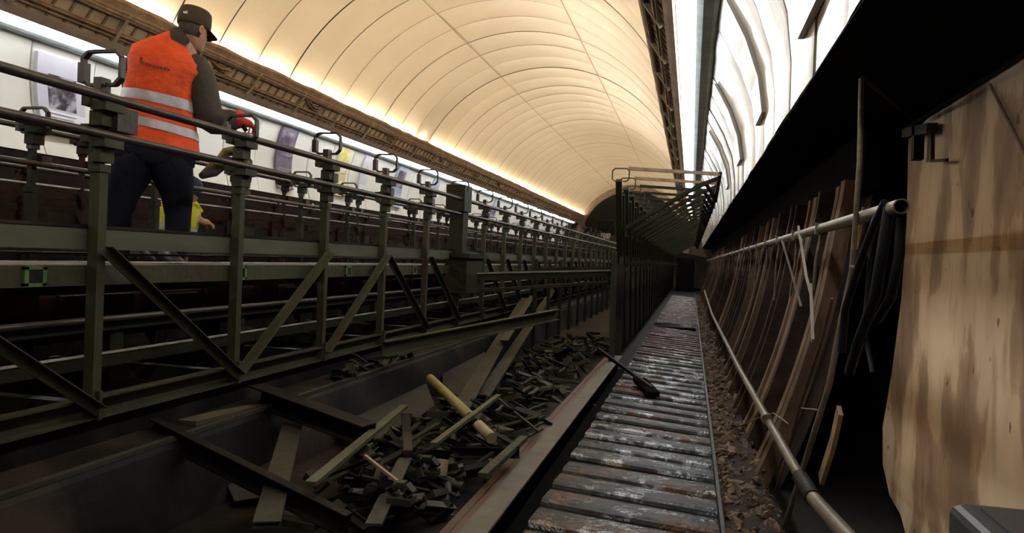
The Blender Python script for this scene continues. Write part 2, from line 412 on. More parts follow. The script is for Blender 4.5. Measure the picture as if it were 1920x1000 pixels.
for i, (x, z, wd, hh) in enumerate(((-4.9, 1.5, 1.1, 2.0), (-3.2, 1.2, 1.3, 2.6), (-1.6, 1.6, .9, 1.5))):
    e = empty('scaffold_bay', (x, Y1+2+i*.6, FLOOR), ['leftmost grey scaffold bay in the dark end of the shaft', 'middle scaffold bay in the dark end of the shaft', 'rightmost scaffold bay in the dark end of the shaft'][i], 'scaffold')
    for sx in (-1, 1): MB().bar((x+sx*wd/2, Y1+2+i*.6, FLOOR), (x+sx*wd/2, Y1+2+i*.6, z+hh/2), .08, .08).build('standard', green, e)
    for zz in (z-hh/3, z, z+hh/2.2): MB().bar((x-wd/2, Y1+2+i*.6, zz), (x+wd/2, Y1+2+i*.6, zz), .06, .08).build('ledger', greyst, e)
    MB().bar((x-wd/2, Y1+2.1+i*.6, z-hh/3), (x+wd/2, Y1+2.1+i*.6, z+hh/2.2), .05, .05).build('diagonal', greyst, e)
    MB().box(x-wd/4, x+wd/4, Y1+1.9+i*.6, Y1+1.93+i*.6, z-.2, z+.15).build('toe_board', mat('pale_board', (.55, .52, .45), rough=.6), e)

# posters -------------------------------------------------------------------
def poster_mat(name, cols, sc=4):
    m = bpy.data.materials.new(name); m.use_nodes = True; nt = m.node_tree; b = nt.nodes['Principled BSDF']
    tc = nt.nodes.new('ShaderNodeTexCoord'); n = nt.nodes.new('ShaderNodeTexNoise'); n.inputs['Scale'].default_value = sc; n.inputs['Detail'].default_value = 3
    nt.links.new(tc.outputs['Object'], n.inputs[0])
    r = nt.nodes.new('ShaderNodeValToRGB'); e = r.color_ramp.elements; e.new(.5)
    for k, (p, c) in enumerate(zip((.38, .5, .62), cols)): e[k].position = p; e[k].color = (*c, 1)
    nt.links.new(n.outputs['Fac'], r.inputs[0]); nt.links.new(r.outputs[0], b.inputs['Base Color']); b.inputs['Roughness'].default_value = .35
    return m
def wallpt(s, t, y, inset):          # t: 0..1 up the panel band
    z = .945+1.11*t
    for (h0, z0), (h1, z1) in zip(PROF, PROF[1:]):
        if z <= z1+1e-6: break
    q = (z-z0)/(z1-z0); h = h0+(h1-h0)*q
    return Vector((side(s, h-inset), y+SH*(z-.945), z))
def poster(s, yb, wd, t0, t1, label, paper, pic, inner, text=None, thick=.05):
    base = wallpt(s, t0, yb, 0)
    e = empty('poster_frame', base, label, 'poster')
    def panel(ya, yc, ta, tb, d0, d1, nm, m):
        n = 6; A = [[wallpt(s, ta+(tb-ta)*k/n, yy, d) for k in range(n+1)] for yy, d in ((ya, d0), (ya, d1), (yc, d1), (yc, d0))]
        MB().loft(A+[A[0]], closed=False, caps=False, smooth=False).add([r[0] for r in A], [(0, 1, 2, 3)]).add([r[-1] for r in A], [(0, 1, 2, 3)]).build(nm, m, e)
    panel(yb, yb+wd, t0, t1, .0, thick, 'frame', paper)
    a0, a1, b0, b1 = inner
    if pic: panel(yb+wd*a0, yb+wd*a1, t0+(t1-t0)*b0, t0+(t1-t0)*b1, thick+.001, thick+.005, 'picture', pic)
    if text:
        for j in range(text[0]):
            bb = text[1]-j*.05
            panel(yb+wd*text[2], yb+wd*(text[3]-.08*(j % 3)), t0+(t1-t0)*(bb-.012), t0+(t1-t0)*bb, thick+.001, thick+.004, 'text_line', mat('poster_ink', (.30, .28, .33), rough=.6))
    return e
pap = mat('pale_poster_paper', (.60, .58, .66), (.66, .65, .70), scale=3, rough=.35)
papw = mat('white_poster_board', (.46, .42, .35), (.40, .36, .29), scale=3, rough=.25)
papd = mat('dark_poster_paper', (.20, .17, .20), (.13, .11, .15), scale=3, rough=.35)
papo = mat('ochre_poster_paper', (.62, .52, .22), (.72, .66, .45), scale=3, rough=.35)
papb = mat('blue_poster_paper', (.30, .33, .42), (.45, .48, .55), scale=3, rough=.35)
ph1 = poster_mat('grey_photo_print', ((.05, .045, .06), (.20, .17, .21), (.50, .46, .52)), 9)
ph2 = poster_mat('violet_print', ((.08, .06, .10), (.20, .16, .20), (.35, .30, .38)), 5)
ph3 = poster_mat('yellow_print', ((.7, .6, .1), (.75, .7, .4), (.8, .8, .75)), 5)
ph4 = poster_mat('red_print', ((.35, .08, .06), (.5, .3, .25), (.6, .55, .5)), 5)
poster(-1, 7.26, .66, .20, .90, 'large pale poster with dark photograph on left wall behind the top rail', pap, ph1, (.22, .80, .36, .78), (5, .30, .2, .78))
poster(-1, 12.15, .52, .10, .97, 'dark violet poster on left wall right of the red-gloved hand', papd, ph2, (.1, .9, .55, .93), (3, .35, .15, .85))
poster(-1, 14.35, .50, .15, .95, 'yellow and white poster on left wall beyond the dark violet one', papo, ph3, (.1, .9, .5, .92))
poster(-1, 15.5, .35, .20, .95, 'narrow pale grey poster on left wall beside the yellow one', pap, None, (0, 1, 0, 1))
poster(-1, 17.4, .55, .15, .97, 'slate blue poster on left wall between fence posts', papb, ph2, (.12, .88, .5, .9))
poster(-1, 19.9, .55, .15, .97, 'red printed poster on the left wall', papb, ph4, (.12, .88, .2, .7))
poster(-1, 23.0, .6, .15, .97, 'small far grey poster on the left wall beyond the red one', pap, ph1, (.12, .88, .2, .7))
poster(-1, 26.5, .6, .15, .97, 'farthest blue poster on the left wall', papb, ph1, (.12, .88, .2, .7))
poster(1, 3.75, .62, .22, .92, 'nearest white poster frame overhead on the right wall, cut by the top edge', papw, None, (.2, .8, .2, .8), None, .035)
poster(1, 6.45, .62, .24, .92, 'second white poster frame on right wall, its dark lower end above the black board', papw, None, (.2, .8, .2, .8), None, .035)
poster(1, 9.2, .62, .24, .92, 'third poster frame along the right wall', papw, None, (.2, .8, .2, .8), None, .035)
poster(1, 12.2, .62, .24, .92, 'fourth poster frame along the right wall, seen nearly edge on', papw, None, (.2, .8, .2, .8), None, .035)

# ------------------------------------------------------------------ escalator frames
def ring_bracket(mb, x, y, z, w=.20, h=.15, t=.013, d=.03, tilt=0.0):
    # rounded C-shaped handrail guide standing in the cross-section plane, gap at the bottom right
    c = .03
    P = [(-.03, 0), (-w/2+c, 0), (-w/2, c), (-w/2, h-c), (-w/2+c, h), (w/2-c, h), (w/2, h-c), (w/2, c), (w/2-c, 0), (.03, 0)]
    P = [(px*math.cos(tilt)-pz*math.sin(tilt), px*math.sin(tilt)+pz*math.cos(tilt)) for px, pz in P]
    for (ax, az), (bx, bz) in zip(P, P[1:]):
        mb.bar((x+ax, y, z+az), (x+bx, y, z+bz), t, d, up=(0, 1, 0))
    return mb
def truss_post(parent, x, y, zb, zt, zs, face, m, rails, ring=True, bulky=False, ztop=None):
    """face +1: flange towards +X. zs: height where the stout lower channel ends"""
    mb = MB()
    mb.prof((x, y, zb), (x, y, zs), CP(.052, .05, .007), up=(0, 1, 0))
    mb.bar((x, y-.005, zs-.06), (x, y-.005, zt), .034, .034, up=(0, 1, 0))
    mb.box(x-.032, x+.032, y-.032, y+.032, zs-.02, zs+.015)
    mb.bar((x, y, zb), (x, y, zb+.13), .10, .02, up=(0, 1, 0))
    p = mb.build('post', m, parent)
    c = MB()
    for zr in rails:
        c.box(x-.035+.03*face, x+.045+.03*face, y-.06, y+.06, zr-.055, zr-.018)
        c.box(x-.045+.02*face, x+.02+.02*face, y-.042, y+.042, zr-.12, zr-.055)
        c.box(x-.06*face-.02, x-.06*face+.02, y-.03, y+.05, zr-.03, zr+.05)
    c.build('clamp', m, p)
    if ring:
        r = MB(); ring_bracket(r, x, y, zt+.0)
        r.box(x-.115, x-.082, y-.02, y+.02, zt+.01, zt+.10)
        r.box(x-.02, x+.02, y-.03, y+.03, zt-.10, zt+.03)
        q_ = 1.0 if abs(y-2.96) < .1 else .6
        r.box(x+.01, x+.01+.06*q_, y+.02, y+.02+.13*q_, zt-.20, zt-.20+.11*q_)
        r.build('handrail_guide', railm if m is not rusty else rusty, p)
    return p

mid = empty('escalator_frame', (-3.25, 15, FLOOR), 'long green steel frame of the middle dismantled escalator, carrying the handrail tubes', 'escalator')
XF, XB = -2.6, -3.9
YP = [2.96+1.1*k for k in range(-2, 31)]
for k, y in enumerate(YP):
    zt = .70 if (k % 2 == 0 or y > 5) else .62
    truss_post(mid, XF, y, -.80, zt, .33, 1, green, (.635, .473))
    if abs(y-8.46) < .2:
        MB().box(XF-.12, XF+.10, y-.14, y+.14, .50, .80).box(XF-.08, XF+.08, y-.10, y+.10, -.05, .5).build('joint_box', greend, mid)
        MB().box(XF-.10, XF+.16, y-.16, y+.55, -.42, .0).box(XF-.12, XF+.2, y-.2, y+.62, -.02, .03).build('gear_housing', greend, mid)
YB = [3.9+1.1*k for k in range(-3, 30)]
for k, y in enumerate(YB):
    truss_post(mid, XB, y, -.95, .64, .30, 1, greend, (.69,))
# rails
MB().tube([(XF+.05, Y0+.5, .640), (XF+.05, 38, .640)], .0215, seg=12).build('upper_handrail_tube', railm, mid)
MB().tube([(XF+.05, Y0+.5, .473), (XF+.05, 38, .473)], .019, seg=12).build('lower_handrail_tube', railm, mid)
MB().tube([(XB+.05, Y0+.5, .695), (XB+.05, 36, .695)], .020, seg=10).build('rear_handrail_tube', railm, mid)
MB().tube([(XB+.05, Y0+.5, .45), (XB+.05, 36, .45)], .018, seg=8).build('rear_lower_tube', railm, mid)
# beams
beamg = mat('lit_green_beam', (.072, .076, .040), (.050, .052, .027), scale=4, rough=.6, c3=(.045, .032, .022), stretch=(1, .4, 2))  # paler copy of the green: the beam's lit look put into colour
MB().bar((XF-.05, Y0+.5, .010), (XF-.05, 38, .010), .03, .095).build('walkway_beam', beamg, mid)
MB().box(XF-.10, XF-.03, Y0+.5, 38, .058, .072).build('beam_cap', darkm, mid)
MB().bar((XF-.12, Y0+.5, -.060), (XF-.12, 38, -.060), .03, .012).build('guide_strip', railm, mid)
MB().bar((XF-.10, Y0+.5, -.096), (XF-.10, 38, -.096), .02, .006).build('bright_guide_rail', shiny, mid)
MB().bar((XF-.055, Y0+.5, -.155), (XF-.055, 38, -.155), .03, .085).build('lower_guide_beam', green, mid)
for y in [2.66+1.1*1.36*k for k in range(-1, 14)]:
    q = MB(); xx = XF-.03
    for a, b, c_, d in ((-.055, -.035, -.04, .04), (.035, .055, -.04, .04), (-.055, .055, .028, .042), (-.055, .055, -.042, -.028)):
        q.box(xx-.01, xx+.006, y+a, y+b, -.155+c_, -.155+d)
    q.build('slot_frame', mat('bright_green_paint', (.08, .15, .04), (.05, .09, .03), scale=8, rough=.5), mid)
    MB().box(xx-.008, xx+.002, y-.035, y+.035, -.183, -.127).build('slot_opening', darkm, mid)
MB().tube([(XF-.15, Y0+.5, -.375), (XF-.15, 38, -.375)], .016, seg=8).build('step_track', railm, mid)
MB().bar((XF-.19, Y0+.5, -.41), (XF-.19, 38, -.41), .03, .05).build('track_bearer', greend, mid)
MB().bar((XF-.08, Y0+.5, -.525), (XF-.08, 38, -.525), .012, .010).build('bright_step_rail', shiny, mid)
MB().bar((XF-.10, Y0+.5, -.565), (XF-.10, 38, -.565), .04, .05).build('rail_bearer', greend, mid)
MB().prof((XF, Y0+.5, -.75), (XF, 38, -.75), CP(.06, .10, .009)).build('bottom_chord', green, mid)
for y in [2.2+1.1*k for k in range(0, 24)]:
    MB().box(XF-.25, XF-.2, y, y+.09, -.70, -.40).build('track_bracket', greend, mid)
# braces
tops = {1: 2, 3: 2, 4: 3, 5: 6}
br = [(0, 1, 1), (1, 2, 1), (3, 2, -1), (4, 3, -1), (4, 5, 1), (5, 6, 1)]
yi = {k: 2.96+1.1*(k-1) for k in range(-3, 30)}
def brace(a, b):
    MB().prof((XF+.045, yi[a], -.02), (XF+.045, yi[b], -.74), LP(.045, .045, .006), up=(1, 0, 0)).build('diagonal_brace', green, mid)
for a, b, _ in br: brace(a, b)
for k in range(7, 28): brace(k, k+1)
# cross ties and rear skirt
for y in YP[1:]:
    MB().bar((XF, y+.04, -.78), (XB, y+.04, -.78), .07, .09).build('cross_tie', greend, mid)
MB().bar((XB, Y0+.5, -.02), (XB, 36, -.02), .05, .11).build('rear_beam', greend, mid)
MB().bar((XB, Y0+.5, -.90), (XB, 36, -.90), .06, .12).build('rear_bottom_chord', greend, mid)
k = 0; y = 1.6
while y < 22:
    wd = R.uniform(.28, .7)
    MB().box(XB+.02, XB+.08, y, y+wd, -.62, -.36+R.uniform(-.03, .06)).build('rusty_skirt_plate', rusty, mid); y += wd+R.uniform(.1, .3)
MB().box(XB-.04, XB-.02, Y0+.5, 34, -.66, -.30).build('rear_web_plate', mat('maroon_plate', (.035, .014, .012), (.018, .009, .008), scale=3, rough=.7, spec=.2), mid)
MB().bar((XB+.2, Y0+.5, -.30), (XB+.2, 36, -.30), .16, .05).build('chain_track', darkm, mid)
MB().bar((-3.2, Y0+.5, -.145), (-3.2, 36, -.145), .62, .05).build('walkway_plank', mat('dark_plank', (.05, .035, .025), (.08, .055, .035), scale=5, rough=.8), mid)
MB().add([(XF-.02, Y0+.5, -1.0), (XF-.02, 38, -1.0), (XF-.02, 38, -.82), (XF-.02, Y0+.5, -.82), (XF-.08, Y0+.5, -1.0), (XF-.08, 38, -1.0), (XF-.08, 38, -.82), (XF-.08, Y0+.5, -.82)],
         [(0, 1, 2, 3), (4, 5, 6, 7), (0, 4, 5, 1), (3, 2, 6, 7)]).build('sole_plate', darkm, mid)
for y in (1.5, 6, 10.5, 15, 21, 27, 33):
    MB().box(XF-.1, XF, y, y+.12, FLOOR, -.99).box(XB-.05, XB+.05, y, y+.12, FLOOR, -.94).build('foot', darkm, mid)

# left escalator frame (rusty), seen between the rails
lef = empty('escalator_frame', (-5.6, 15, FLOOR), 'rusty brown frame of the far left escalator below the posters', 'escalator')
rl = random.Random(5)
for X_ in (-5.0, -6.1):
    for k in range(34):
        y = 4.4+1.1*k+(.5 if X_ < -6 else 0)
        truss_post(lef, X_, y, -1.0, .80 if X_ > -6 else .6, .35, 1, rusty if k % 3 else greend, (.84,) if X_ > -6 else (.66,), ring=True)
    MB().tube([(X_+.05, 0, .845 if X_ > -6 else .66), (X_+.05, 41, .845 if X_ > -6 else .66)], .022, seg=8).build('handrail_tube', railm, lef)
    MB().bar((X_, 0, .43), (X_, 41, .43), .02, .012).build('bright_guide_rail', shiny, lef)
    MB().bar((X_-.03, 0, .36), (X_-.03, 41, .36), .03, .06).build('guide_beam', rusty, lef)
    MB().bar((X_, 0, .05), (X_, 41, .05), .05, .12).build('walkway_beam', greend, lef)
    MB().bar((X_, 0, -.9), (X_, 41, -.9), .05, .14).build('bottom_chord', darkm, lef)
    y = 4.0
    while y < 24:
        wd = rl.uniform(.12, .5); z0 = rl.uniform(-.02, .12)
        MB().box(X_-.08, X_-.03, y, y+wd, z0, z0+rl.uniform(.12, .28)).build('machine_plate', (rusty, rusty, darkm, greend)[rl.randrange(4)], lef); y += wd+rl.uniform(.08, .4)
for k in range(34):
    MB().bar((-5.0, 4.3+1.1*k, -.75), (-6.1, 4.3+1.1*k, -.75), .06, .08).build('cross_tie', darkm, lef)
MB().box(-6.0, -5.1, 0, 41, -.66, -.62).build('step_tray', darkm, lef)
for y in (2, 10, 18, 26, 34):
    MB().box(-5.05, -4.95, y, y+.1, FLOOR, -.97).box(-6.15, -6.05, y, y+.1, FLOOR, -.97).build('foot', darkm, lef)

# right escalator frame: plumb posts with top bars and braces, still standing further down
rt = empty('escalator_frame', (-.4, 24, FLOOR), 'dark green frame of the right escalator still standing further down the stairs', 'escalator')
XRL, XRR = -.93, .30
def RF(k):
    y = 9.8+1.1*k
    pt = lambda x, z: Vector((x, y+SH*(z-1.0), z))
    return y, pt
for k in range(0, 28):
    y, pt = RF(k)
    mb = MB(); mb.bar(pt(XRL, -1.22), pt(XRL, 1.03), .075, .075, up=(0, 1, 0)); mb.bar(pt(XRL+.06, -1.2), pt(XRL+.06, .86), .03, .05, up=(0, 1, 0)); p = mb.build('post', greend, rt)
    r = MB(); ring_bracket(r, XRL+.02, y, 1.02, w=.21, h=.16, t=.014); r.build('handrail_guide', railm, p)
    MB().bar(pt(XRL+.12, 1.17), pt(XRR, 1.12), .05, .04, up=(0, 0, 1)).build('top_bar', brown if k < 2 else greend, rt)
    MB().bar(pt(XRL, .40), pt(XRR-.25, .98), .045, .045).bar(pt(XRR-.25, .98), pt(XRR, 1.08), .045, .045).build('diagonal_brace', greend, rt)
    MB().bar(pt(XRR, 1.14), pt(XRR-.04, .80), .04, .05, up=(0, 1, 0)).bar(pt(XRR-.04, .82), pt(XRR-.16, 1.0), .03, .03).build('end_stub', darkm, rt)
    MB().bar(pt(XRL, -.05), pt(XRL+.25, .02), .04, .05).build('stub_bar', greend, rt)
    MB().bar((XRL+.03, y-.45, -1.2), (XRL+.03, y-.60, .12), .03, .05, up=(1, 0, 0)).bar((XRL+.03, y-.1, -1.2), (XRL+.03, y-.3, .12), .02, .03, up=(1, 0, 0)).build('baluster', green if k % 2 else greyst, rt)
for z, m_, t_ in ((.40, greend, .08), (.05, greend, .09), (-.12, green, .04), (-.45, darkm, .08), (-1.15, darkm, .12)):
    MB().bar((XRL, 9.9-SH*(1-z)*0+.6, z), (XRL, 40.5, z), .05, t_).build('side_rail', m_, rt)
MB().box(XRL-.02, XRL, 11.4, 40.5, -1.15, -.46).build('side_plate', darkm, rt)
MB().bar((XRR-.02, 10.0, .99), (XRR-.02, 40.5, .99), .03, .05).build('side_rail', darkm, rt)
# frame of the left side of that escalator (cross truss between pit and middle)
for k in range(0, 26):
    y = 10.6+1.1*k
    MB().bar((XRL, y, -.10), (-2.15, y, -.16), .05, .07).build('cross_tie', darkm, rt)
MB().bar((-2.15, 10.6, -.2), (-2.15, 40, -.2), .05, .1).build('side_rail', green, rt)
for k in range(0, 26):
    MB().bar((-2.15, 10.8+1.1*k, -1.3), (-2.15, 10.8+1.1*k, .0), .05, .06, up=(0, 1, 0)).build('short_post', greend, rt)

MB().bar(at(885, 519, Y=8.75), at(1147, 513, Y=10.25), .07, .10).build('cross_girder', greend, rt)
MB().bar(at(885, 513, Y=8.72), at(1147, 507.5, Y=10.22), .05, .015).build('girder_lit_edge', mat('lit_edge_pale', (.20, .185, .14), (.12, .11, .08), scale=6, rough=.5), rt)  # pale strip: light along the girder's top edge put into colour
MB().bar(at(900, 545, Y=9.2), at(1140, 530, Y=10.6), .03, .04).build('cross_tie', railm, rt)
MB().box(-1.0, -.86, 10.1, 10.4, -1.28, -.02).build('corner_stanchion', darkm, rt)

# door at the bottom of the stair lane
e = MB().box(-.75, .18, 41.2, 41.3, FLOOR, .35); struct('door_1', e, blackp)

# ------------------------------------------------------------------ pit, beam, stairs
pit = MB()
prof = [(-2.54, -.90), (-2.36, -.93), (-2.34, -.96), (-2.22, -1.28), (-1.02, -1.30), (-1.02, -1.33), (-2.26, -1.33), (-2.40, -.97), (-2.54, -.95)]
pit.loft([[(x, y, z) for x, z in prof] for y in (Y0+.4, 22)], closed=True, smooth=False)
po = pit.build('scrap_tray', darkm); tag(po, 'long black sheet-steel tray full of scrap between green frame and stairs', 'tray')
MB().bar((-2.37, Y0+.4, -.925), (-2.37, 22, -.925), .035, .02).build('tray_lip', greyst, po)
for yy in (.5, 5, 9, 14, 20): MB().box(-2.0, -1.2, yy, yy+.1, FLOOR, -1.33).build('tray_bearer', darkm, po)
bm_ = empty('edge_beam', (-.87, 6, FLOOR), 'long pale grey flanged beam running beside the wet stairs', 'beam')
MB().add([(x, y, z) for y in (Y0+.5, 10.0) for x, z in ((-.935, -1.2), (-.815, -1.2), (-.815, -1.212), (-.935, -1.212))], [(0, 1, 2, 3), (4, 5, 6, 7), (0, 1, 5, 4), (1, 2, 6, 5), (2, 3, 7, 6), (3, 0, 4, 7)]).build('flange', mat('dusty_flange', (.10, .088, .064), (.070, .060, .044), scale=5, rough=.65, bump=.1), bm_)
MB().box(-.885, -.865, Y0+.5, 10.0, FLOOR, -1.212).box(-.865, -.745, Y0+.5, 10.0, FLOOR, -1.375).build('web', blackp, bm_)
MB().box(-1.0, -.96, Y0+.5, 10.0, -1.30, -1.235).box(-1.04, -1.0, Y0+.5, 10, -1.245, -1.232).build('side_angle', mat('maroon_angle', (.07, .025, .02), (.04, .025, .02), scale=6, rough=.5), bm_)

# stairs : low overlapping treads, pitch .35 m
sy = 0.6; i = 0
stp = MB()
proto = None
while sy < 40.8:
    lb = 'wet rust-stained metal tread of the narrow stair beside the black beam'
    if i < 95:
        if proto is None:
            mb = MB(); xs = [-.735, -.6, -.45, -.3, -.15, 0, .205]
            top = [(0, -.036), (.015, -.010), (.05, 0), (.30, -.026), (.352, -.036)]
            rows = [[(x, y, z) for y, z in top] for x in xs]
            mb.loft(rows, closed=False, caps=False, smooth=False)
            mb.add([(-.735, 0, -.028), (.205, 0, -.028), (.205, 0, -.05), (-.735, 0, -.05)], [(0, 1, 2, 3)])
            for x in (-.735, .205): mb.add([(x, y, z) for y, z in top]+[(x, .352, -.05), (x, 0, -.05)], [tuple(range(7))])
            mb.add([(-.735, 0, -.05), (.205, 0, -.05), (.205, .352, -.05), (-.735, .352, -.05)], [(0, 1, 2, 3)])
            proto = mb
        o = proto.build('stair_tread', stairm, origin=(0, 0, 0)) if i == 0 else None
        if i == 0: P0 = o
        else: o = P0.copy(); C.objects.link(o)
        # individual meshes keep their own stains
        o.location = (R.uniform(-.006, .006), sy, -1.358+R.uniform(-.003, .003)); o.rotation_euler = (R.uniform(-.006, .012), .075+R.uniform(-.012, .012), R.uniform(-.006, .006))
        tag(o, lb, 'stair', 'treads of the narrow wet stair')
    sy += .35; i += 1
    if i >= 95: pass
bear = MB().box(-.74, -.70, .3, 34.5, FLOOR, -1.40).box(-.745, -.735, .3, 40.5, FLOOR, -1.352).box(.205, .225, .3, 40.5, FLOOR, -1.345)
tag(bear.build('stair_stringer', greyst), 'thin grey edge strips running along both sides of the wet stair', 'stringer')
# bright step edge catching light
for yy, nm in ((16.6, 'far pale landing plate lying across the stairs'),):
    tag(MB().box(-.74, .16, yy, yy+.9, -1.318, -1.304).build('landing_plate', mat('wet_plate', (.20, .19, .18), (.12, .11, .10), scale=4, rough=.10, metal=.7)), nm, 'plate')

# ------------------------------------------------------------------ right side: lining ribs, pipes, cables, slab
RP = [(.98, .56), (.97, .45), (.93, .2), (.87, -.2), (.78, -.6), (.66, -1.0), (.53, -1.34), (.50, -1.40)]
def _smooth(P, n=4):
    out = []
    for i in range(len(P)-1):
        p0 = P[max(i-1, 0)]; p1 = P[i]; p2 = P[i+1]; p3 = P[min(i+2, len(P)-1)]
        for k in range(n):
            t = k/n; out.append(tuple(.5*(2*b+(c-a)*t+(2*a-5*b+4*c-d)*t*t+(3*b-a-3*c+d)*t**3) for a, b, c, d in zip(p0, p1, p2, p3)))
    return out+[P[-1]]
RPC = RP
RP = _smooth(RP)
ribm2 = mat('pale_rib', (.15, .095, .058), (.08, .048, .030), scale=5, rough=.8, spec=.2, bump=.4, bscale=14, stretch=(2, 2, .7))
ribm3 = mat('dark_rib', (.040, .021, .014), (.022, .012, .009), scale=5, rough=.8, spec=.2, bump=.4, bscale=14)
def make_rib(name, wdt, dep, ribm=ribm):
    mb = MB(); rows = []
    for i, (x, z) in enumerate(RP):
        a = RP[max(i-1, 0)]; b = RP[min(i+1, len(RP)-1)]; dx, dz = b[0]-a[0], b[1]-a[1]; l = math.hypot(dx, dz); nx, nz = dz/l, -dx/l
        rows.append([(x, -wdt/2, z), (x, wdt/2, z), (x+nx*dep, wdt/2, z+nz*dep), (x+nx*dep, -wdt/2, z+nz*dep)])
    mb.loft(rows, closed=True, smooth=False)
    return mb.build(name, ribm, origin=(0, 0, 0))
ribs = [make_rib('lining_rib', .09, .09), make_rib('lining_rib', .13, .06, ribm2), make_rib('lining_rib', .06, .11, ribm3)]
y = 5.15; i = 0
while y < 40:
    o = ribs[i] if i < 3 else ribs[R.randrange(3)].copy()
    if i >= 3: C.objects.link(o)
    o.location = (R.uniform(-.02, .02), y, 0); o.rotation_euler = (0, 0, R.uniform(-.06, .06))
    o.scale = (1, R.uniform(.7, 1.4), 1)
    tag(o, 'curved rusty brown rib of the tunnel lining below the black board on the right', 'rib', 'rusty lining ribs on the right side')
    y += R.uniform(.33, .44); i += 1
# lining skin behind the ribs
mb = MB().box(.985, 1.10, 5.0, 41, .50, .87); struct('trim_11', mb, blackp)  # black strip: shade above the rib tops painted as a dark face
mb = MB(); pr2 = [(x+.10, z) for x, z in RP]
mb.loft([[(x, 5.15, z) for x, z in pr2], [(x, 41, z) for x, z in pr2]], closed=False, caps=False, smooth=False)
struct('wall_right_lower', mb, wallbr)

# tag boards / plaster lumps between ribs
for i in range(26):
    yy = 5.0+i*.62+R.uniform(-.2, .2); k = R.choice((1, 2, 3, 4)); x, z = RPC[k]; x2, z2 = RPC[k+1]
    t = R.random()*.5; hgt = R.uniform(.15, .45)
    a = Vector((x+(x2-x)*t+.03, yy, z+(z2-z)*t)); d = Vector((x2-x, 0, z2-z)).normalized(); b = a+d*hgt
    mb = MB(); mb.bar(a, b, R.uniform(.03, .09), .02, up=(1, 0, 0))
    tag(mb.build('lining_batten', mat('pale_batten', (.30, .19, .11), (.18, .11, .065), scale=9, rough=.8)), 'short pale brown batten wedged between the rusty lining ribs', 'batten', 'battens between the lining ribs')

# upper pipe, with hanger straps
PX_, PZ_, PY_ = .745, .248, 3.10
up = empty('pipe', (PX_, PY_, PZ_), 'pale upper pipe with open end in front of the beige slab', 'pipe')
mb = MB().tube([(PX_, PY_, PZ_), (PX_, 22, PZ_), (PX_, 38, PZ_)], .029, seg=18, caps=False)
mb.tube([(PX_, PY_, PZ_), (PX_, 6, PZ_)], .024, seg=18, caps=False)
ra = [(PX_+math.cos(a)*r, PY_, PZ_+math.sin(a)*r) for r in (.024, .029) for a in [2*math.pi*k/18 for k in range(18)]]
mb.add(ra, [(k, (k+1) % 18, 18+(k+1) % 18, 18+k) for k in range(18)])
mb.build('pipe_body', pipem, up)
for k in range(24):
    yy = 4.9+1.1*k
    MB().tube([(PX_, yy, PZ_-.03), (PX_-.02+.02*(k % 2), yy+.02, .05), (PX_-.02, yy+.06, -.12-.08*(k % 3))], .010, seg=6).bar((PX_, yy-.012, PZ_), (PX_, yy+.012, PZ_), .07, .07).build('hanger', pipem, up)
lo = empty('pipe', (.72, 5, -1.2), 'long grey lower pipe sloping along the foot of the rusty ribs', 'pipe')
A = at(1322, 566, X=.66); A = Vector((.64, 30, -1.22)); B = at(1412, 800, X=.66); B2 = at(1590, 1003, X=.80)
pl = [at(1335, 590, X=.47), at(1385, 690, X=.47), at(1500, 895, X=.50)]
pl2 = [at(1525, 935, X=.508), at(1600, 1020, X=.51)]
MB().tube([Vector((.47, 27, -.845))]+pl, .024, seg=14).build('pipe_body', pipem, lo)
MB().tube(pl2, .028, seg=14).build('pipe_stub', pipem, lo)
MB().tube([pl[-1]+(pl2[0]-pl[-1])*.0, pl2[0]], .034, seg=14).build('coupling', darkm, lo)
for px, py in ((1360, 640), (1385, 690), (1437, 785)):
    c = at(px, py, X=.475); MB().tube([c+Vector((0, -.03, .0)), c+Vector((0, .03, 0))], .032, seg=12).build('pipe_clip', pipem, lo)

# tall thin post and struts near the slab
def px_tube(pts, r, name, m, label, cat, X=None, seg=8, group=None):
    if pts[-1][2] < 1.075: pts = [(x, y, xx*.72) for x, y, xx in pts]; r = r*.74
    P = [at(x, y, X=xx) for x, y, xx in pts]
    return tag(MB().tube(P, r, seg=seg).build(name, m), label, cat, group)
def px_bar(pts, w_, t_, name, m, label, cat):
    mb = MB(); P = [at(x, y, X=xx*.72) for x, y, xx in pts]; w_ *= .74
    for a, b in zip(P, P[1:]): mb.bar(a, b, w_, t_, up=(1, 0, 0))
    return tag(mb.build(name, m), label, cat)
px_tube([(1615, 148, .98), (1612, 300, .98), (1604, 420, .98), (1597, 505, .98)], .016, 'hanger_rod', pipem, 'tall thin pale rod standing in front of the upper pipe', 'rod')
px_tube([(1600, 500, .97), (1578, 600, .95), (1555, 720, .90), (1530, 800, .85), (1480, 960, .78), (1462, 1010, .74)], .020, 'bent_bar', mat('dull_bar', (.15, .12, .09), (.09, .06, .04), scale=8, rough=.6), 'long dull bar bending down in front of the ribs toward the lower pipe', 'bar')
px_tube([(1560, 560, 1.02), (1540, 640, .99), (1500, 760, .92), (1470, 870, .85), (1430, 1000, .72)], .013, 'thin_bar', ribm, 'thin rusty rod running down beside the long dull bar', 'rod')
px_tube([(1616, 145, .72), (1660, 160, .88), (1745, 182, 1.1)], .012, 'strut', darkm, 'thin dark strut from top of tall rod toward the slab corner', 'strut')
px_tube([(1625, 150, .73), (1712, 222, 1.1)], .012, 'strut', darkm, 'slanting dark strut under the black board ending at the slab edge', 'strut')
px_tube([(1672, 200, 1.1), (1640, 280, 1.08)], .009, 'strut', darkm, 'short dark hanging strut between the tall rod and the slab', 'strut')
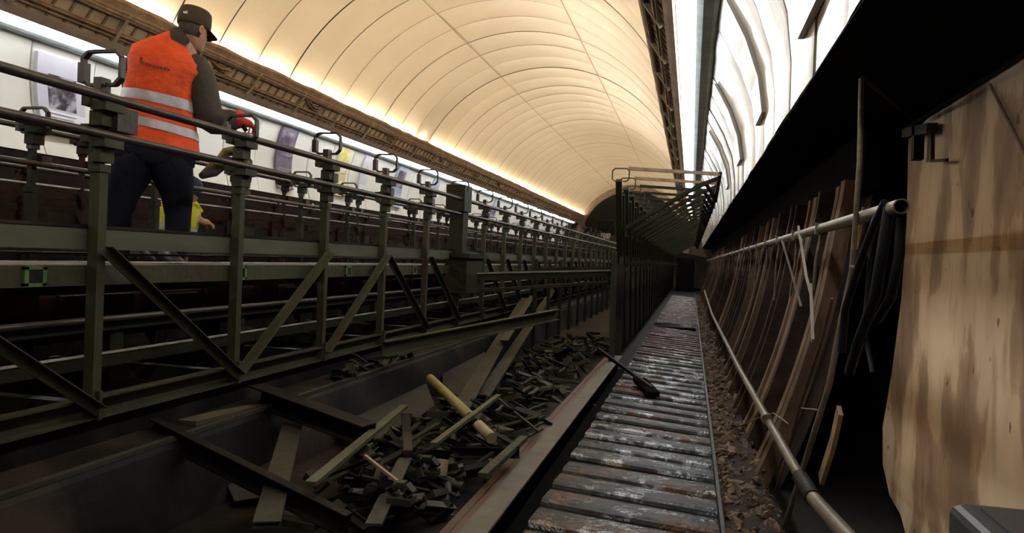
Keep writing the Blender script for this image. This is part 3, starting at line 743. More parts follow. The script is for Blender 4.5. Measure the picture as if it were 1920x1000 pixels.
# cables
for i, (pts, r, lb) in enumerate((
    ([(1660, 380, 1.0), (1640, 420, .98), (1610, 500, .95), (1585, 580, .93), (1578, 660, .93)], .024, 'thick black cable hanging left of the slab, nearest the rod'),
    ([(1668, 385, 1.02), (1655, 470, 1.0), (1640, 560, .98), (1610, 640, .97), (1592, 700, .96)], .030, 'thickest black cable drooping below the open pipe end'),
    ([(1640, 400, 1.03), (1628, 520, 1.0), (1620, 620, 1.0), (1636, 700, 1.0)], .012, 'thin black cable curling toward the slab foot'),
    ([(1690, 400, 1.07), (1686, 480, 1.06), (1670, 560, 1.05), (1645, 600, 1.04)], .026, 'black cable hugging the left edge of the slab'))):
    px_tube(pts, r, 'cable', cablem, lb, 'cable')
px_bar([(1575, 770, .96), (1562, 830, .95), (1540, 900, .93)], .09, .02, 'leather_strip', mat('tan_strip', (.32, .20, .11), (.2, .12, .07), scale=8, rough=.7), 'tan strip hanging behind the long dull bar', 'strip')
px_bar([(1497, 425, 1.0), (1512, 520, 1.0), (1520, 550, .99)], .022, .014, 'flat_hanger', mat('grey_hanger', (.27, .25, .20), (.18, .15, .11), scale=9, rough=.6), 'pale flat hanger dropping from upper pipe', 'hanger')
px_bar([(1520, 535, .985), (1522, 585, .98), (1524, 640, .97)], .055, .012, 'gusset_plate', mat('grey_hanger', (.27, .25, .20)), 'pale pointed gusset plate below the flat hanger', 'plate')
px_bar([(1466, 450, 1.0), (1502, 575, .98)], .014, .014, 'thin_stay', pipem, 'thin slanting stay from upper pipe to the gusset plate', 'stay')
px_tube([(1335, 700, .42), (1337, 800, .37), (1344, 880, .345), (1352, 930, .34), (1358, 1000, .325)], .009, 'thin_rod', greyst, 'thin grey rod lying along right edge of the stairs', 'rod')
px_tube([(1385, 800, .62), (1420, 785, .66), (1450, 775, .70), (1478, 795, .75)], .006, 'loose_wire', pipem, 'thin loose wire looped over the lower pipe', 'wire')
px_tube([(1502, 766, .92), (1538, 770, .92)], .007, 'short_peg', pipem, 'short horizontal peg beside the long dull bar', 'peg')

# slab
def slab():
    out = [(1.16, 1.0), (1.16, .86)]
    pts = [at(2150, -60, X=1.18), at(1920, 92, X=1.18), at(1762, 196, X=1.18), at(1703, 262, X=1.18), at(1700, 420, X=1.18), at(1690, 560, X=1.18), at(1672, 700, X=1.18), at(1655, 800, X=1.18), at(1655, 870, X=1.18), at(1668, 930, X=1.18), at(1688, 965, X=1.18), at(1694, 1100, X=1.18)]
    pts[0] = Vector((1.18, .4, .85)); pts.append(Vector((1.18, .4, FLOOR)))
    pts = [Vector((p.x, p.y, max(p.z, FLOOR))) for p in pts]
    n = len(pts); vs = pts+[p+Vector((.10, 0, 0)) for p in pts]
    return MB().add(vs, [tuple(range(n)), tuple(range(n, 2*n))[::-1]]+[(k, (k+1) % n, n+(k+1) % n, n+k) for k in range(n)])
so = tag(slab().build('lining_slab', slabm), 'large beige brown-stained slab standing at the right, in front of the rusty ribs', 'slab')
px_tube([(1856, 158, 1.165), (1926, 298, 1.165)], .006, 'slab_joint_wire', brown, 'thin dark wire slanting over upper corner of the beige slab', 'wire')
# dark bracket on the slab's upper corner
e = empty('wall_bracket', at(1725, 270, X=1.12), 'rusty dark bracket fixed at upper left corner of the beige slab', 'bracket')
a = at(1700, 225, X=1.12); b = at(1748, 235, X=1.12)
MB().bar(at(1700, 250, X=1.13), at(1748, 240, X=1.13), .05, .05).bar(at(1722, 235, X=1.13), at(1720, 300, X=1.13), .05, .05, up=(0, 1, 0)).build('plate', darkm, e)
MB().bar(at(1746, 302, X=1.13), at(1776, 300, X=1.13), .014, .014).bar(at(1748, 250, X=1.13), at(1748, 302, X=1.13), .018, .018, up=(0, 1, 0)).build('hook', darkm, e)
# board edge trim above the slab
mb = MB().tube([(1.17, .5, .835), (1.17, 4.9, .835)], .014, seg=8); tag(mb.build('edge_conduit', cablem), 'thin black conduit running along top edge of the beige slab', 'conduit')
# black case bottom right
e = empty('equipment_case', (.98, 2.4, FLOOR), 'black case with rounded corner at the bottom right', 'case')
mb = MB(); c0 = at(1806, 940, X=.80)
x0, x1, y0, y1 = .76, 1.14, c0.y-.62, c0.y+.0
zt = c0.z; r = .03
ring = lambda ins, z: [(x0+ins, y0+ins, z), (x1-ins, y0+ins, z), (x1-ins, y1-ins-.02, z), (x1-ins-.02, y1-ins, z), (x0+ins+.02, y1-ins, z), (x0+ins, y1-ins-.02, z)]
mb.loft([ring(0, FLOOR), ring(0, zt-.03), ring(.006, zt-.012), ring(.02, zt-.002), ring(.04, zt)], closed=True, smooth=False)
mb.build('case_body', mat('black_case', (.025, .028, .032), (.035, .038, .042), scale=10, rough=.45), e)
MB().box(x0+.06, x1-.05, y0+.1, y1-.08, zt, zt+.006).build('lid_panel', mat('black_case', (.02, .02, .02)), e)

# rubble along the right of the stairs: nobody could count it
rr = random.Random(11); bm = bmesh.new()
for i in range(2300):
    yy = 3.2+rr.random()**1.6*26; q = rr.random(); x = .24+.26*q**1.1; z = -1.385+.12*q*rr.random()
    s = rr.uniform(.008, .038)*(1.5 if rr.random() < .08 else 1)
    mtx = Matrix.Translation((x, yy, z)) @ Matrix.Rotation(rr.uniform(0, 6.3), 4, Vector((rr.random(), rr.random(), rr.random()+.1))) @ Matrix.Diagonal((s*rr.uniform(.6, 2.2), s, s*rr.uniform(.4, 1), 1))
    g = bmesh.ops.create_icosphere(bm, subdivisions=1, radius=1, matrix=mtx)
    for v_ in g['verts']: v_.co += Vector((rr.uniform(-.3, .3), rr.uniform(-.3, .3), rr.uniform(-.3, .3)))*s
me = bpy.data.meshes.new('rubble'); bm.to_mesh(me); bm.free(); me.materials.append(rubm)
o = bpy.data.objects.new('rubble', me); C.objects.link(o); tag(o, 'brown broken concrete rubble heaped between the wet stairs and rusty ribs', 'rubble', kind='stuff')
mb = MB().add([(.22, 2, -1.40), (.22, 34, -1.40), (.49, 34, -1.40), (.49, 2, -1.40), (.235, 2, -1.385), (.235, 34, -1.385), (.48, 34, -1.30), (.48, 2, -1.30)],
              [(4, 5, 6, 7), (0, 1, 5, 4), (3, 2, 6, 7), (0, 4, 7, 3), (1, 2, 6, 5)])
tag(mb.build('dirt_bank', wallbr), 'bank of brown dirt under the rubble right of the stairs', 'dirt', kind='stuff')

# ------------------------------------------------------------------ scrap in the tray
def scrap(name, p, q, w_, h_, m, label, cat='scrap', prof=None, up=(0, 0, 1)):
    a = at(p[0], p[1], Z=p[2]); b = at(q[0], q[1], Z=q[2]); mb = MB()
    if prof: mb.prof(a, b, prof, up=up)
    else: mb.bar(a, b, w_, h_, up=up)
    return tag(mb.build(name, m), label, cat)
scrap('angle_iron', (283, 802, -.90), (650, 985, -1.17), 0, 0, darkm, 'longest dark angle iron slanting across bottom left of the scrap', 'beam', CP(.05, .10, .008))
scrap('channel_beam', (350, 798, -.92), (590, 738, -.96), .11, .05, mat('tan_channel', (.085, .066, .036), (.05, .04, .024), scale=6, rough=.6), 'tan channel beam lying by the fence foot', 'beam')
scrap('channel_beam', (478, 738, -.86), (690, 815, -.98), 0, 0, darkm, 'black box beam lying over the tan channel', 'beam', CP(.12, .11, .01))
scrap('flat_bar', (582, 908, -.98), (758, 762, -.96), .05, .02, oliveb, 'straight olive bar crossing the middle of the scrap heap', 'bar')
scrap('perforated_channel', (552, 785, -1.0), (500, 985, -1.12), 0, 0, greyst, 'grey perforated channel standing in the lower left of the scrap', 'beam', CP(.11, .03, .006))
scrap('long_batten', (520, 792, -1.12), (800, 686, -1.08), .035, .02, tanb, 'long thin tan batten reaching from the black box beam to the middle of tray', 'batten')
scrap('long_batten', (30, 975, -1.05), (510, 800, -1.14), .06, .02, greyst, 'grey batten along bottom left of the tray under the angle iron', 'batten')
o = MB().tube([at(806, 710, Z=-.92), at(882, 782, Z=-1.02)], .034, seg=16).build('yellow_tube', yellowt); tag(o, 'thick yellow tube sticking out of the scrap heap', 'tube')
o = MB().tube([at(897, 798, Z=-1.03), at(922, 822, Z=-1.06)], .034, seg=16).build('cream_roll', creamc); tag(o, 'cream roll lying below the yellow tube', 'roll')
o = MB().tube([at(826, 892, Z=-1.16), at(830, 862, Z=-1.08)], .034, seg=16).build('cream_roll', creamc); tag(o, 'cream roll standing upright near the bottom of the heap', 'roll')
scrap('plank', (862, 770, -1.08), (985, 560, -.62), .13, .02, tanb, 'broad tan plank leaning upright in the middle distance of the heap', 'plank')
scrap('plank', (905, 745, -1.1), (1045, 532, -.52), .11, .02, tanb, 'second leaning plank, longer and reaching higher to the right', 'plank')
scrap('plank', (945, 640, -.85), (998, 556, -.60), .08, .02, greyst, 'short grey plank between the two leaning planks', 'plank')
scrap('cross_beam', (720, 655, -.74), (1046, 590, -.60), 0, 0, green, 'greenish channel lying across the leaning planks', 'beam', CP(.05, .12, .01))
scrap('flat_bar', (812, 834, -1.0), (935, 742, -1.0), .035, .02, oliveb, 'short olive bar right of the yellow tube', 'bar')
scrap('flat_bar', (905, 893, -1.12), (982, 822, -1.12), .05, .03, green, 'green stub lying against the pale beam', 'bar')
scrap('flat_bar', (775, 838, -1.05), (690, 882, -1.1), .05, .015, darkm, 'dark short bar below the olive bar', 'bar')
scrap('flat_bar', (760, 780, -1.0), (765, 850, -1.05), .05, .03, darkm, 'black stub standing between the olive bars', 'bar')
scrap('thin_rod', (684, 855, -1.0), (760, 915, -1.08), .014, .014, mat('pink_rod', (.25, .16, .12), rough=.6), 'thin pinkish rod near the bottom of heap', 'rod')
scrap('thin_rod', (930, 745, -1.1), (1010, 810, -1.14), .014, .014, greyst, 'thin grey rod beside the pale beam', 'rod')
scrap('flat_bar', (700, 985, -1.12), (760, 860, -1.08), .07, .012, greyst, 'grey strip pointing up from the bottom edge of the picture', 'strip')
scrap('dark_bar', (1122, 655, -1.0), (1222, 728, -1.27), .03, .035, darkm, 'dark bar leaning from frame onto the wet stairs', 'bar')
o = MB().bar(at(1198, 712, Z=-1.26), at(1225, 740, Z=-1.30), .13, .05).build('iron_shoe', blackp); tag(o, 'black iron block lying on the stairs at the end of the dark bar', 'block')
for j in range(5):
    scrap('grate_bar', (975+j*4, 775+j*11, -1.17), (1025-j*2, 757+j*12, -1.15), .014, .014, greyst, 'one of parallel grey grate bars lying beside the pale beam', 'bar')['group'] = 'parallel grate bars beside the pale beam'
scrap('flat_bar', (520, 470+500, -1.2), (600, 985, -1.2), .10, .03, tanb, 'tan offcut at the bottom edge under the angle iron', 'offcut')
# bent sheets
def sheet(pts, label, m=darkm):
    P = [at(x, y, Z=z) for x, y, z in pts]; n = (P[1]-P[0]).cross(P[2]-P[0]).normalized()*.006
    tag(MB().add(P+[p+n for p in P], [(0, 1, 2, 3), (4, 5, 6, 7), (0, 1, 5, 4), (1, 2, 6, 5), (2, 3, 7, 6), (3, 0, 4, 7)]).build('steel_sheet', m), label, 'sheet')
shm = mat('grey_sheet', (.022, .022, .021), (.035, .034, .03), scale=3, rough=.4, metal=.3)
sheet([(600, 765, -1.13), (790, 695, -1.12), (815, 760, -1.2), (690, 855, -1.22)], 'large grey steel sheet lying in the middle of the tray', shm)
sheet([(400, 850, -1.15), (545, 800, -1.15), (510, 930, -1.24), (440, 940, -1.24)], 'dark steel sheet between the angle iron and the perforated channel', shm)
sheet([(830, 690, -1.12), (910, 660, -1.1), (900, 740, -1.2), (830, 760, -1.22)], 'small grey steel sheet behind the yellow tube', shm)
# odd brackets
for i, (px, py, lb) in enumerate(((752, 930, 'pale holed bracket near the bottom of the heap'), (800, 880, 'dull round-ended bracket left of the upright cream roll'), (690, 675, 'pale lump on the scrap beneath the fence'))):
    c = at(px, py, Z=-1.08); mb = MB()
    ring_bracket(mb, c.x, c.y, c.z, w=.10, h=.05, t=.03, d=.05); mb.box(c.x-.05, c.x+.06, c.y-.05, c.y+.04, c.z-.03, c.z)
    tag(mb.build('holed_bracket', (greyst, greend, tanb)[i]), lb, 'bracket')
rs = random.Random(21)
kinds = []
def bit(kind):
    mb = MB()
    if kind == 0: mb.prof((-.09, 0, 0), (.09, 0, 0), LP(.035, .035, .006))
    elif kind == 1: mb.bar((-.13, 0, 0), (.13, 0, 0), .03, .012)
    elif kind == 2: mb.prof((-.07, 0, 0), (.07, 0, 0), CP(.06, .05, .008))
    elif kind == 3: mb.tube([(-.06, 0, 0), (.0, .01, 0), (.07, 0, 0)], .018, seg=8)
    else: mb.add([(-.05, -.03, 0), (.06, -.02, 0), (.04, .05, 0), (-.03, .04, 0), (-.05, -.02, .02), (.05, -.02, .025), (.04, .04, .02), (-.03, .04, .03)], [(0, 3, 2, 1), (4, 5, 6, 7), (0, 1, 5, 4), (1, 2, 6, 5), (2, 3, 7, 6), (3, 0, 4, 7)])
    return mb
bits = []
bm_l = [darkm, greend, tanb, greyst, rusty, oliveb, creamc]
names = ['angle offcut', 'flat offcut', 'channel offcut', 'round offcut', 'broken lump']
for kd in range(5):
    for mi, (m_, cn) in enumerate(((darkm, 'black'), (greend, 'green'), (greyst, 'grey'), (tanb, 'tan'))):
        bits.append((bit(kd), names[kd].replace(' ', '_'), m_, '%s %s in the loose scrap heap' % (cn, names[kd]), '%s %ss in the scrap heap' % (cn, names[kd])))
proto_b = {}
for i in range(420):
    bi = rs.randrange(20)
    y = 3.3+rs.random()**1.2*8.5; x = -1.12-abs(rs.gauss(0, .5)); 
    if x < -2.05: x = -2.05+rs.random()*.6
    if x < -1.8 and y < 4.6: x += .5
    hh = .20*math.exp(-((x+1.45)/.5)**2)
    z = -1.27+hh*rs.random()
    if i >= 400: x = -2.44+rs.uniform(-.03, .05); y = 5.0+rs.random()*1.6; z = -.90+rs.random()*.03
    if bi not in proto_b:
        mbb, nm, m_, lb, gr = bits[bi]; o = mbb.build(nm, m_, origin=(0, 0, 0)); proto_b[bi] = o
    else:
        o = proto_b[bi].copy(); C.objects.link(o)
    mbb, nm, m_, lb, gr = bits[bi]
    o.location = (x, y, z); o.rotation_euler = (rs.uniform(-.5, .5), rs.uniform(-.5, .5), rs.uniform(0, 6.3)); s = rs.uniform(.7, 1.4); o.scale = (s*(rs.uniform(1, 2.6) if bi < 12 and rs.random() < .5 else 1), s, s)
    tag(o, lb, 'scrap', gr)

# ------------------------------------------------------------------ the workers
PW = Vector((-3.25, 4.38, 0)); VN = Vector((PW.x, PW.y, 0)).normalized(); VRt = Vector((VN.y, -VN.x, 0))
def S(px, py, wd=0.0, base=PW, n=VN):
    d = ray(px, py); t = (n.dot(base)+wd)/n.dot(d); return d*t
PXM = CF.dot(PW)/FPX
def ering(cx, cy, hw, dep, wd=0.0, tilt=0.0, n=24, base=PW, nn=VN, pw=2.3, skew=0.0):
    c = S(cx, cy, wd, base, nn); sc = CF.dot(c)/FPX; rt_ = Vector((nn.y, -nn.x, 0)); out = []
    for k in range(n):
        a = 2*math.pi*k/n; ca, sa = math.cos(a), math.sin(a)
        u = math.copysign(abs(ca)**(2/pw), ca)*hw*sc; q = math.copysign(abs(sa)**(2/pw), sa)*dep
        out.append(c+rt_*u*math.cos(tilt)+Vector((0, 0, 1))*(-u*math.sin(tilt)+skew*q)+nn*q)
    return out
def skinned(name, verts, edges, radii, m, parent, sub=2, root=0):
    me = bpy.data.meshes.new(name); og = parent.location if parent else Vector((0, 0, 0))
    me.from_pydata([Vector(v)-og for v in verts], edges, []); o = bpy.data.objects.new(name, me); C.objects.link(o)
    if parent: o.parent = parent
    sk = o.modifiers.new('skin', 'SKIN'); sk.use_smooth_shade = True
    for i, r in enumerate(radii): me.skin_vertices[0].data[i].radius = (r, r) if not isinstance(r, tuple) else r
    me.skin_vertices[0].data[root].use_root = True
    sb = o.modifiers.new('sub', 'SUBSURF'); sb.levels = sub; sb.render_levels = sub
    me.materials.append(m); return o
skin = mat('skin', (.50, .27, .19), (.42, .21, .15), scale=14, rough=.5)
orange = mat('orange_hi_vis', (.92, .105, .02), (.75, .075, .015), scale=9, rough=.75, bump=.5, bscale=11, stretch=(1, 1, 1.6))
jacket = mat('dark_brown_jacket', (.050, .040, .034), (.032, .026, .022), scale=9, rough=.8, bump=.5, bscale=12)
jeans = mat('navy_trousers', (.0045, .0055, .012), (.007, .009, .019), spec=.15, scale=9, rough=.85, bump=.4, bscale=12)
capm = mat('brown_cap', (.060, .042, .028), (.040, .028, .020), scale=20, rough=.85)
silver = mat('reflective_tape', (.52, .50, .56), (.42, .40, .46), scale=12, rough=.4, metal=.2, bump=.25, bscale=14)
redglove = mat('red_glove', (.62, .045, .03), (.42, .03, .025), scale=14, rough=.7, bump=.3)
bootm = mat('black_boot', (.012, .011, .010), rough=.5)

man = empty('person', (PW.x, PW.y, -.12), 'person in orange hi-vis vest, brown cap and red gloves standing on the green frame', 'person')
# body: pelvis, spine, neck, head, arms, legs in one skin
V = [S(288, 300), S(296, 235), S(305, 160), S(325, 100), S(346, 78), S(360, 52), S(367, 28),      # 0-6 spine..crown
     S(268, 105, -.02), S(240, 170, .10), S(262, 232, .22), S(300, 228, .34),                      # 7-10 left arm forward, hidden
     S(366, 118, .0), S(382, 185, .0), S(390, 226, .02), S(432, 222, .02),                         # 11-14 right arm
     S(250, 310), S(227, 390, .03), S(226, 470, .06), S(255, 484, .04),                           # 15-18 left leg
     S(322, 312), S(335, 395, .03), S(328, 472, .0), S(312, 484, -.10),
     S(376, 66, .02), S(378, 84, .02)]
E_ = [(0, 1), (1, 2), (2, 3), (3, 4), (4, 5), (5, 6), (3, 7), (7, 8), (8, 9), (9, 10), (3, 11), (11, 12), (12, 13), (13, 14), (0, 15), (15, 16), (16, 17), (17, 18), (0, 19), (19, 20), (20, 21), (21, 22), (5, 23), (4, 24)]
RD = [.12, .12, .13, .09, .058, .085, .078, .055, .045, .038, .03, .055, .045, .040, .03, .075, .06, .042, .035, .075, .06, .042, .035, .04, .035]
E_ = E_[:-2]; V = V[:-2]; RD = RD[:-2]
skinned('body', V, E_, RD, skin, man)
# head: shaped skull with brow, nose, lips, chin; face turned right and away
def head(parent, c, fwd, scale, m, name='head'):
    fwd = fwd.normalized(); up = Vector((0, 0, 1)); up = (up-fwd*up.dot(fwd)).normalized(); lf = up.cross(fwd)
    rings = []; n = 24
    #   z, half-width, front, back
    for z, hwid, fr, bk in ((-.125, .028, .055, -.01), (-.115, .040, .082, .01), (-.095, .052, .088, .045), (-.07, .062, .088, .07), (-.05, .067, .090, .082), (-.03, .070, .088, .09),
                            (-.01, .073, .090, .096), (.01, .076, .086, .100), (.03, .078, .092, .103), (.06, .077, .088, .102), (.085, .068, .074, .090), (.105, .048, .050, .062), (.115, .018, .02, .025)):
        rg = []
        for k in range(n):
            a = 2*math.pi*k/n; ca, sa = math.cos(a), math.sin(a); f = fr if ca > 0 else bk
            d = c+fwd*(ca*f*scale)+lf*(sa*hwid*scale)+up*(z*scale)
            rg.append(d)
        # nose and mouth relief
        if -.05 <= z <= -.01: rg[0] = rg[0]+fwd*(.022 if z > -.045 else .012)*scale*(1.0 if z < 0 else .5)
        if z == -.07: rg[0] = rg[0]+fwd*.006*scale
        if z == .01:
            for kk in (2, 3, n-2, n-3): rg[kk] = rg[kk]-fwd*.006*scale
        rings.append(rg)
    h = MB().loft(rings).build(name, m, parent)
    for sd in (-1, 1):
        mb = MB(); ec = c+lf*(sd*.075*scale)+up*(-.005*scale)-fwd*.008*scale
        mb.loft([[ec+lf*(sd*o_*scale)+fwd*(math.cos(a)*r*.6*scale)+up*(math.sin(a)*r*scale) for a in [2*math.pi*k/12 for k in range(12)]] for o_, r in ((-.006, .018), (.008, .030), (.014, .030), (.012, .018), (.007, .010))])
        mb.build('ear', m, h)
        g = MB(); gc = c+lf*(sd*.030*scale)+up*(.006*scale)+fwd*(.078*scale)
        g.loft([[gc+lf*(math.cos(a)*r*scale)+up*(math.sin(a)*r*.6*scale)+fwd*(o_*scale) for a in [2*math.pi*k/10 for k in range(10)]] for o_, r in ((-.008, .012), (.002, .011), (.006, .005))])
        g.build('eye', mat('eye', (.35, .3, .27), rough=.2), h)
    MB().bar(c+lf*.022*scale+up*(-.072*scale)+fwd*.084*scale, c-lf*.022*scale+up*(-.072*scale)+fwd*.084*scale, .010*scale, .008*scale).build('mouth', mat('lips', (.35, .13, .10), rough=.5), h)
    return h, (c, fwd, lf, up, scale)
hc = S(363, 58); fdir = VRt*.80+VN*.62+Vector((0, 0, -.16))
hd, (c_, f_, l_, u_, s_) = head(man, hc, fdir, 1.0, skin)
# short hair at the nape
rings = []
for z, r1, b1 in ((-.055, .066, .080), (-.03, .074, .094), (.0, .078, .101), (.03, .081, .106)):
    rings.append([c_+u_*z-f_*(math.sin(a)*b1)+l_*(math.cos(a)*r1) for a in [math.pi*(k/12) for k in range(13)]]+[c_+u_*z+l_*(-.8*r1), c_+u_*z+l_*(.8*r1)])
MB().loft(rings).build('hair', mat('grey_hair', (.09, .07, .055), (.05, .04, .03), scale=40, rough=.8), man)
# cap
cp = MB(); rings = []
for z, r1, f1, b1 in ((.018, .086, .104, .112), (.03, .090, .108, .116), (.06, .092, .108, .116), (.095, .090, .104, .112), (.125, .086, .098, .106), (.138, .076, .086, .094), (.145, .05, .055, .06), (.146, .01, .01, .01)):
    rings.append([c_+u_*z+(f_*(math.cos(a)*(f1 if math.cos(a) > 0 else b1)))+l_*(math.sin(a)*r1) for a in [2*math.pi*k/28 for k in range(28)]])
cp.loft(rings, caps=True); co = cp.build('cap', capm, man)
br_ = MB(); up_r = []; lo_r = []
for k in range(13):
    a = -1.15+2.3*k/12; inner = c_+u_*.030+f_*(math.cos(a)*.100)+l_*(math.sin(a)*.086); outer = c_+u_*(.008-.012*abs(math.sin(a)))+f_*(.085+math.cos(a)*.080)+l_*(math.sin(a)*.086)
    up_r.append(inner); lo_r.append(outer)
th = u_*.005
br_.loft([[p for p in up_r], [p for p in lo_r], [p-th for p in lo_r], [p-th for p in up_r]], closed=False, caps=False); br_.build('visor', capm, co)
MB().bar(c_+u_*.075-f_*.102-l_*.048, c_+u_*.070-f_*.110-l_*.020, .004, .016).build('cap_badge', mat('white_badge', (.8, .8, .8), rough=.4), co)
# vest
vr = [(293, 281, 79, .155, .01, .17), (292, 262, 77, .155, .01, .17), (293, 235, 72, .15, .01, .16), (297, 205, 65, .145, .01, .14), (299, 175, 61, .145, .01, .12), (303, 148, 59, .15, .0, .12),
      (311, 126, 66, .150, .0, .16), (316, 109, 65, .130, .0, .24), (322, 92, 44, .095, .0, .32), (331, 78, 29, .07, .0, .34), (337, 70, 23, .06, .0, .34)]
rings = [ering(a, b, h, d, wd, t) for a, b, h, d, wd, t in vr]
rv = random.Random(3)
for i, rg in enumerate(rings[:7]):
    for k in range(len(rg)):
        rg[k] = rg[k]+VN*(-.010*math.sin(k*1.7+i*1.3))+VRt*.004*math.sin(k*2.3+i)
vest = MB().loft(rings, caps=False).build('hi_vis_vest', orange, man)
def vband(i, t0, t1, grow, nm, m):
    mb = MB(); A = rings
    def lerp(f):
        i0 = int(f); i0 = min(i0, len(A)-2); q = f-i0; rg = [a*(1-q)+b*q for a, b in zip(A[i0], A[i0+1])]; c = sum(rg, Vector())/len(rg)
        return [p+(p-c).normalized()*grow for p in rg]
    n = 4; mb.loft([lerp(t0+(t1-t0)*k/n) for k in range(n+1)], caps=False)
    return mb.build(nm, m, vest)
vband(0, 1.55, 2.12, .005, 'reflective_stripe', silver)
vband(0, 3.15, 3.78, .005, 'reflective_stripe', silver)
# small dark print across the back
yo = 0
for k, (dx, dy, wl) in enumerate(((262, 111, 5), (266, 117, 4), (273, 119, 5), (280, 121, 4), (287, 123, 6), (295, 125, 3), (300, 126, 5), (307, 128, 4), (313, 130, 5))):
    a = S(dx, dy, -.150); b = S(dx+wl, dy+1.5, -.150)
    MB().bar(a, b, .006, .012 if k else .030).build('print_mark', mat('dark_print', (.16, .04, .03), rough=.7), vest)
# jacket: collar, right sleeve, left sleeve, body showing below the neck
MB().loft([ering(332, 84, 27, .080, 0, .34), ering(340, 72, 25, .072, 0, .34), ering(347, 62, 22, .066, 0, .34)], caps=False).build('jacket_collar', jacket, man)
def sleeve(pts, parent, nm, m, seg=18):
    P = [S(a, b, w_) for a, b, w_, r in pts]; mb = MB(); mb.tube(P, [r for *_, r in pts], seg=seg)
    return mb.build(nm, m, parent)
sl = sleeve([(352, 108, .0, .060), (364, 124, .0, .088), (374, 145, .0, .096), (381, 172, .0, .098), (386, 200, .0, .096), (390, 218, .01, .100), (404, 226, .02, .096), (420, 229, .02, .084), (434, 226, .02, .074), (442, 225, .02, .062)], man, 'jacket_sleeve', jacket)
sleeve([(272, 108, .0, .060), (258, 122, .04, .082), (252, 150, .10, .080), (255, 185, .16, .075), (275, 215, .24, .07), (300, 222, .32, .055)], man, 'jacket_sleeve', jacket)
# gloved hands
def hand(parent, wrist, dirv, upv, m, curl=1.0, scale=1.0):
    d = dirv.normalized(); u = (upv-d*upv.dot(d)).normalized(); s2 = d.cross(u)
    V = [wrist, wrist+d*.045*scale, wrist+d*.085*scale]; Ee = [(0, 1), (1, 2)]; Rr_ = [.027, .033, .030]
    for k, (off, ln) in enumerate(((-.030, .070), (-.010, .080), (.011, .075), (.030, .060))):
        b = wrist+d*.088*scale+s2*off*scale; p1 = b+d*ln*.40*scale-u*.012*curl; p2 = p1+d*ln*.22*scale-u*ln*.38*curl; p3 = p2-d*ln*.14*curl-u*ln*.30*curl
        i0 = len(V); V += [b, p1, p2, p3]; Ee += [(2, i0), (i0, i0+1), (i0+1, i0+2), (i0+2, i0+3)]; Rr_ += [.013, .0115, .0105, .009]
    t0 = wrist+d*.035*scale-s2*.034*scale-u*.008; t1 = t0+d*.032*scale-s2*.018*scale-u*.022; t2 = t1+d*.025*scale-u*.018
    i0 = len(V); V += [t0, t1, t2]; Ee += [(1, i0), (i0, i0+1), (i0+1, i0+2)]; Rr_ += [.015, .0125, .010]
    return skinned('glove', V, Ee, Rr_, m, parent)
hand(man, S(440, 222, .02), VRt*.9+Vector((0, 0, -.25))+VN*.2, Vector((0, 0, 1))-VN*.2, redglove, 1.0, 1.25)
MB().tube([S(441, 223, .02), S(449, 224, .02), S(456, 226, .02)], [.060, .064, .054], seg=16).build('glove_cuff', redglove, man)
hand(man, S(415, 212, .30), VRt, Vector((0, 0, 1)), redglove)
sleeve([(300, 222, .32, .055), (360, 222, .32, .05), (412, 214, .30, .045)], man, 'jacket_sleeve', jacket)
# trousers
tr = MB()
def leg(pts):
    return [ering(a, b, h, d, w_, 0) for a, b, h, d, w_ in pts]
tr.loft(leg([(240, 486, 22, .075, .05), (226, 470, 22, .080, .05), (224, 440, 22, .085, .05), (224, 405, 23, .09, .04), (231, 370, 28, .10, .03), (243, 335, 37, .12, .01), (258, 305, 43, .13, .0), (270, 285, 45, .13, 0)]))
tr.loft(leg([(322, 486, 22, .075, -.02), (330, 470, 22, .080, -.01), (333, 440, 22, .085, .0), (334, 405, 23, .09, .02), (332, 370, 28, .10, .02), (325, 340, 36, .12, .0), (312, 308, 46, .13, .0), (308, 285, 48, .13, .0)]))
tr.loft([ering(286, 316, 62, .115, 0, .02), ering(287, 305, 72, .135, 0, .05), ering(289, 285, 74, .14, 0, .08), ering(291, 265, 70, .135, 0, .1)])
tr.build('trousers', jeans, man)
for (a, b, w_, dx) in ((262, 486, .03, -8), (316, 484, -.07, -4)):
    t = S(a, b, w_); dr = (VRt*.25-VN*.9) if a > 300 else (VRt*.1+VN*.2)
    dr = Vector((-.3, .95, 0)) if a < 300 else Vector((.75, -.5, 0)); dr.normalize(); rtv = Vector((dr.y, -dr.x, 0)); z0 = -.12
    rings = []
    for f0, wv, hv in ((-.10, .03, .06), (-.08, .042, .10), (-.02, .044, .11), (.04, .046, .085), (.10, .050, .06), (.15, .042, .045), (.175, .02, .03)):
        c = Vector((t.x, t.y, 0))+dr*f0
        rings.append([c+rtv*(math.cos(q)*wv)+Vector((0, 0, z0+max(0, (math.sin(q)+.6)/1.6)*hv)) for q in [2*math.pi*k/14 for k in range(14)]])
    MB().loft(rings).build('boot', bootm, man)
# tool in hand
e = empty('cutting_torch_guard', S(470, 242, .02), 'small red and grey slotted tool held in the red glove', 'tool')
mb = MB()
for x in (462, 469, 476, 483): mb.bar(S(x, 236, .02), S(x-3, 250, .02), .007, .007)
mb.bar(S(458, 235, .02), S(485, 238, .02), .007, .007); mb.bar(S(455, 249, .02), S(483, 252, .02), .007, .007); mb.build('grille', mat('tool_red', (.4, .06, .05), rough=.5), e)
MB().tube([S(452, 232, .02), S(462, 246, .02)], .014, seg=10).build('grip', cablem, e)

